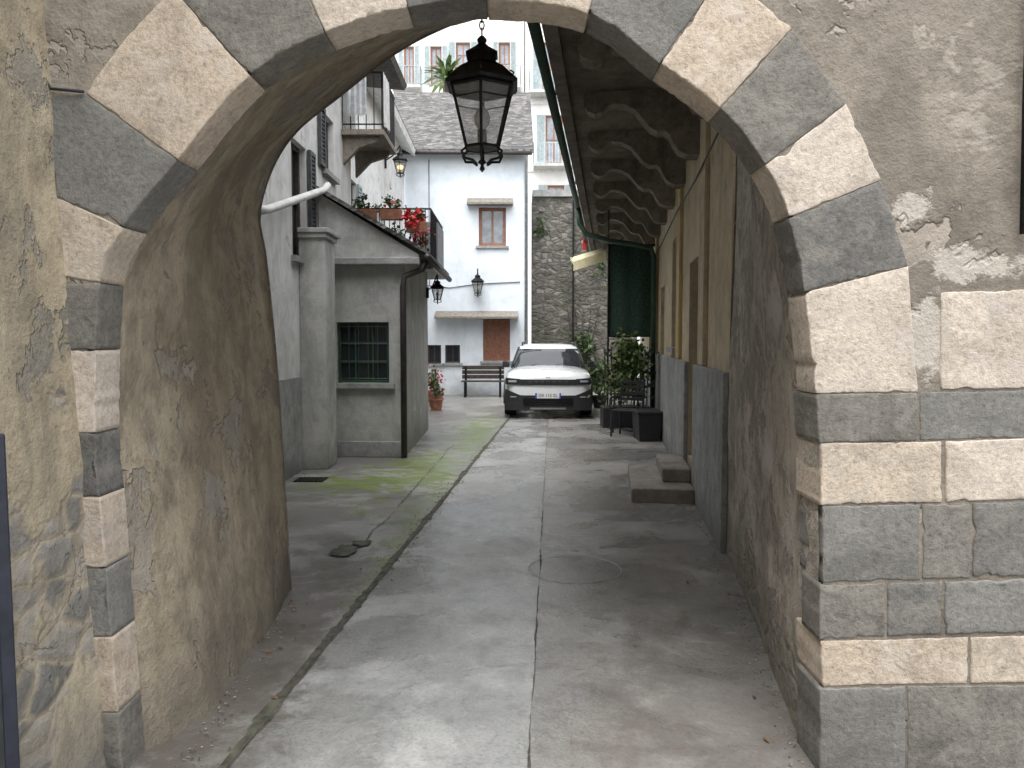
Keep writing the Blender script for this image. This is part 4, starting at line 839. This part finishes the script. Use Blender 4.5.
for sx in (-1,1):
    for yc in (.84,3.40):
        wh=thing('wheel',(sx*.79,yc,.345),None,None); wh.parent=car
        def ringx(prof,mi,mb):
            nn=28; vs=[];fs=[]
            for r_,x_ in prof:
                for k in range(nn): a=2*math.pi*k/nn; vs.append((sx*(.79+x_),yc+r_*math.cos(a),.345+r_*math.sin(a)))
            for i in range(len(prof)-1):
                for k in range(nn): fs.append((i*nn+k,i*nn+(k+1)%nn,(i+1)*nn+(k+1)%nn,(i+1)*nn+k))
            mb.add(vs,fs,mi)
        w=MB(); ringx([(.22,-.12),(.31,-.12),(.338,-.10),(.343,-.05),(.343,.05),(.338,.09),(.31,.115),(.235,.11),(.225,.08)],0,w); o=w.obj('tyre',[tyre],car,smooth=True)
        o.parent=wh; o.matrix_parent_inverse=Matrix.Translation(-wh.location)
        w=MB(); ringx([(.235,.10),(.22,.095),(.215,.03),(.0,.03)],1,w)
        for k in range(5):
            a=2*math.pi*k/5
            for da in (-.12,.12): w.tube([(sx*.865,yc+.03*math.cos(a),.345+.03*math.sin(a)),(sx*.88,yc+.225*math.cos(a+da),.345+.225*math.sin(a+da))],.018,6,0)
        o=w.obj('rim',[rimm,'blackplastic'],car); o.parent=wh; o.matrix_parent_inverse=Matrix.Translation(-wh.location)
        w=MB(); nn=18
        for k in range(nn+1):
            a=-.12+(math.pi+.24)*k/nn
            for r_,x_ in ((.35,.80),(.35,.925),(.43,.925),(.44,.89)): w.v.append((sx*x_,yc+r_*math.cos(a),.33+r_*math.sin(a)))
        for k in range(nn):
            for j in range(3): w.f.append([k*4+j,k*4+j+1,k*4+4+j+1,k*4+4+j]); w.m.append(0)
        vs=[(sx*.908,yc+.36*math.cos(2*math.pi*k/24),.33+.36*math.sin(2*math.pi*k/24)) for k in range(24)]; w.add(vs,[tuple(range(24))],0)
        w.obj('wheel_arch',[trim],car)
    w=MB(); w.box(min(sx*.86,sx*.915),max(sx*.86,sx*.915),1.2,3.05,.2,.36); w.obj('side_sill',[trim],car,bevel=.01)
    w=MB(); w.box(min(sx*.895,sx*.906),max(sx*.895,sx*.906),2.2,2.205,.38,.85); w.obj('door_gap',[trim],car)
    w=MB(); w.box(min(sx*.6,sx*.84),max(sx*.6,sx*.84),4.03,4.075,.78,.92); w.obj('tail_light',[simple('tail_lens',(.4,.02,.02),.2)],car,bevel=.01)
for sx in (-.38,.12): w=MB(); w.tube([(sx,1.06,1.04),(sx+.3,1.2,1.12)],.008,5); w.obj('wiper',[trim],car)
car.location=(XD(547,16.0),15.45,.006); car.rotation_euler=(0,0,-.045); car.scale=(1.0,1.0,1.0)
# ------------------------------------------------------------------ unseen house, added behind the viewpoint to shape light on the arch
oh=thing('light_shaping_house',(0,-8,0),'unseen cream house added across the street to shape light on the arch','house')
FO=Frame((9,-6),(-9,-6),1); ops=[(2+3.2*k,3+3.2*k,zz,zz+1.5) for k in range(5) for zz in (1.1,4.2)]
w=MB(); w.wall(FO,0,18,0,7.5,ops,.15); w.quad((-9,-6,7.5),(9,-6,7.5),(9,-11,7.5),(-9,-11,7.5)); w.obj('wall',['cream_wall'],oh)
for o_ in ops: window(oh,FO,*o_,-.13,'wood_dark')
# ------------------------------------------------------------------ world, light, camera
wd=bpy.data.worlds.new('World'); S.world=wd; wd.use_nodes=True; nt=wd.node_tree; bg=nt.nodes['Background']
sky=nt.nodes.new('ShaderNodeTexSky'); sky.sky_type='NISHITA'; sky.sun_disc=False; sky.sun_elevation=math.radians(68); sky.sun_rotation=math.radians(200); sky.dust_density=3; sky.air_density=1.2
hs=nt.nodes.new('ShaderNodeHueSaturation'); hs.inputs['Saturation'].default_value=.15; hs.inputs['Value'].default_value=3.8
nt.links.new(sky.outputs[0],hs.inputs['Color']); nt.links.new(hs.outputs[0],bg.inputs['Color']); bg.inputs['Strength'].default_value=.15
sl=bpy.data.lights.new('sun','SUN'); sl.energy=1.5; sl.angle=math.radians(70); sl.color=(1,.98,.95); so=bpy.data.objects.new('sun',sl); S.collection.objects.link(so)
el,az=math.radians(68),math.radians(200)
dirv=Vector((math.sin(az)*math.cos(el),math.cos(az)*math.cos(el),math.sin(el))); so.rotation_euler=dirv.to_track_quat('Z','Y').to_euler(); so.location=(0,0,20)
cd=bpy.data.cameras.new('camera'); cam=bpy.data.objects.new('camera',cd); S.collection.objects.link(cam); cam.location=(0,0,CH); cam.rotation_euler=(math.pi/2-TH,0,0)
cd.sensor_width=36; cd.lens=36*FPX/1024; cd.clip_end=500; cd.clip_start=.05; S.camera=cam
S.view_settings.view_transform='Standard'; S.view_settings.look='None'; S.view_settings.exposure=0
for o in bpy.data.objects:
    if '_wo' in o: del o['_wo']
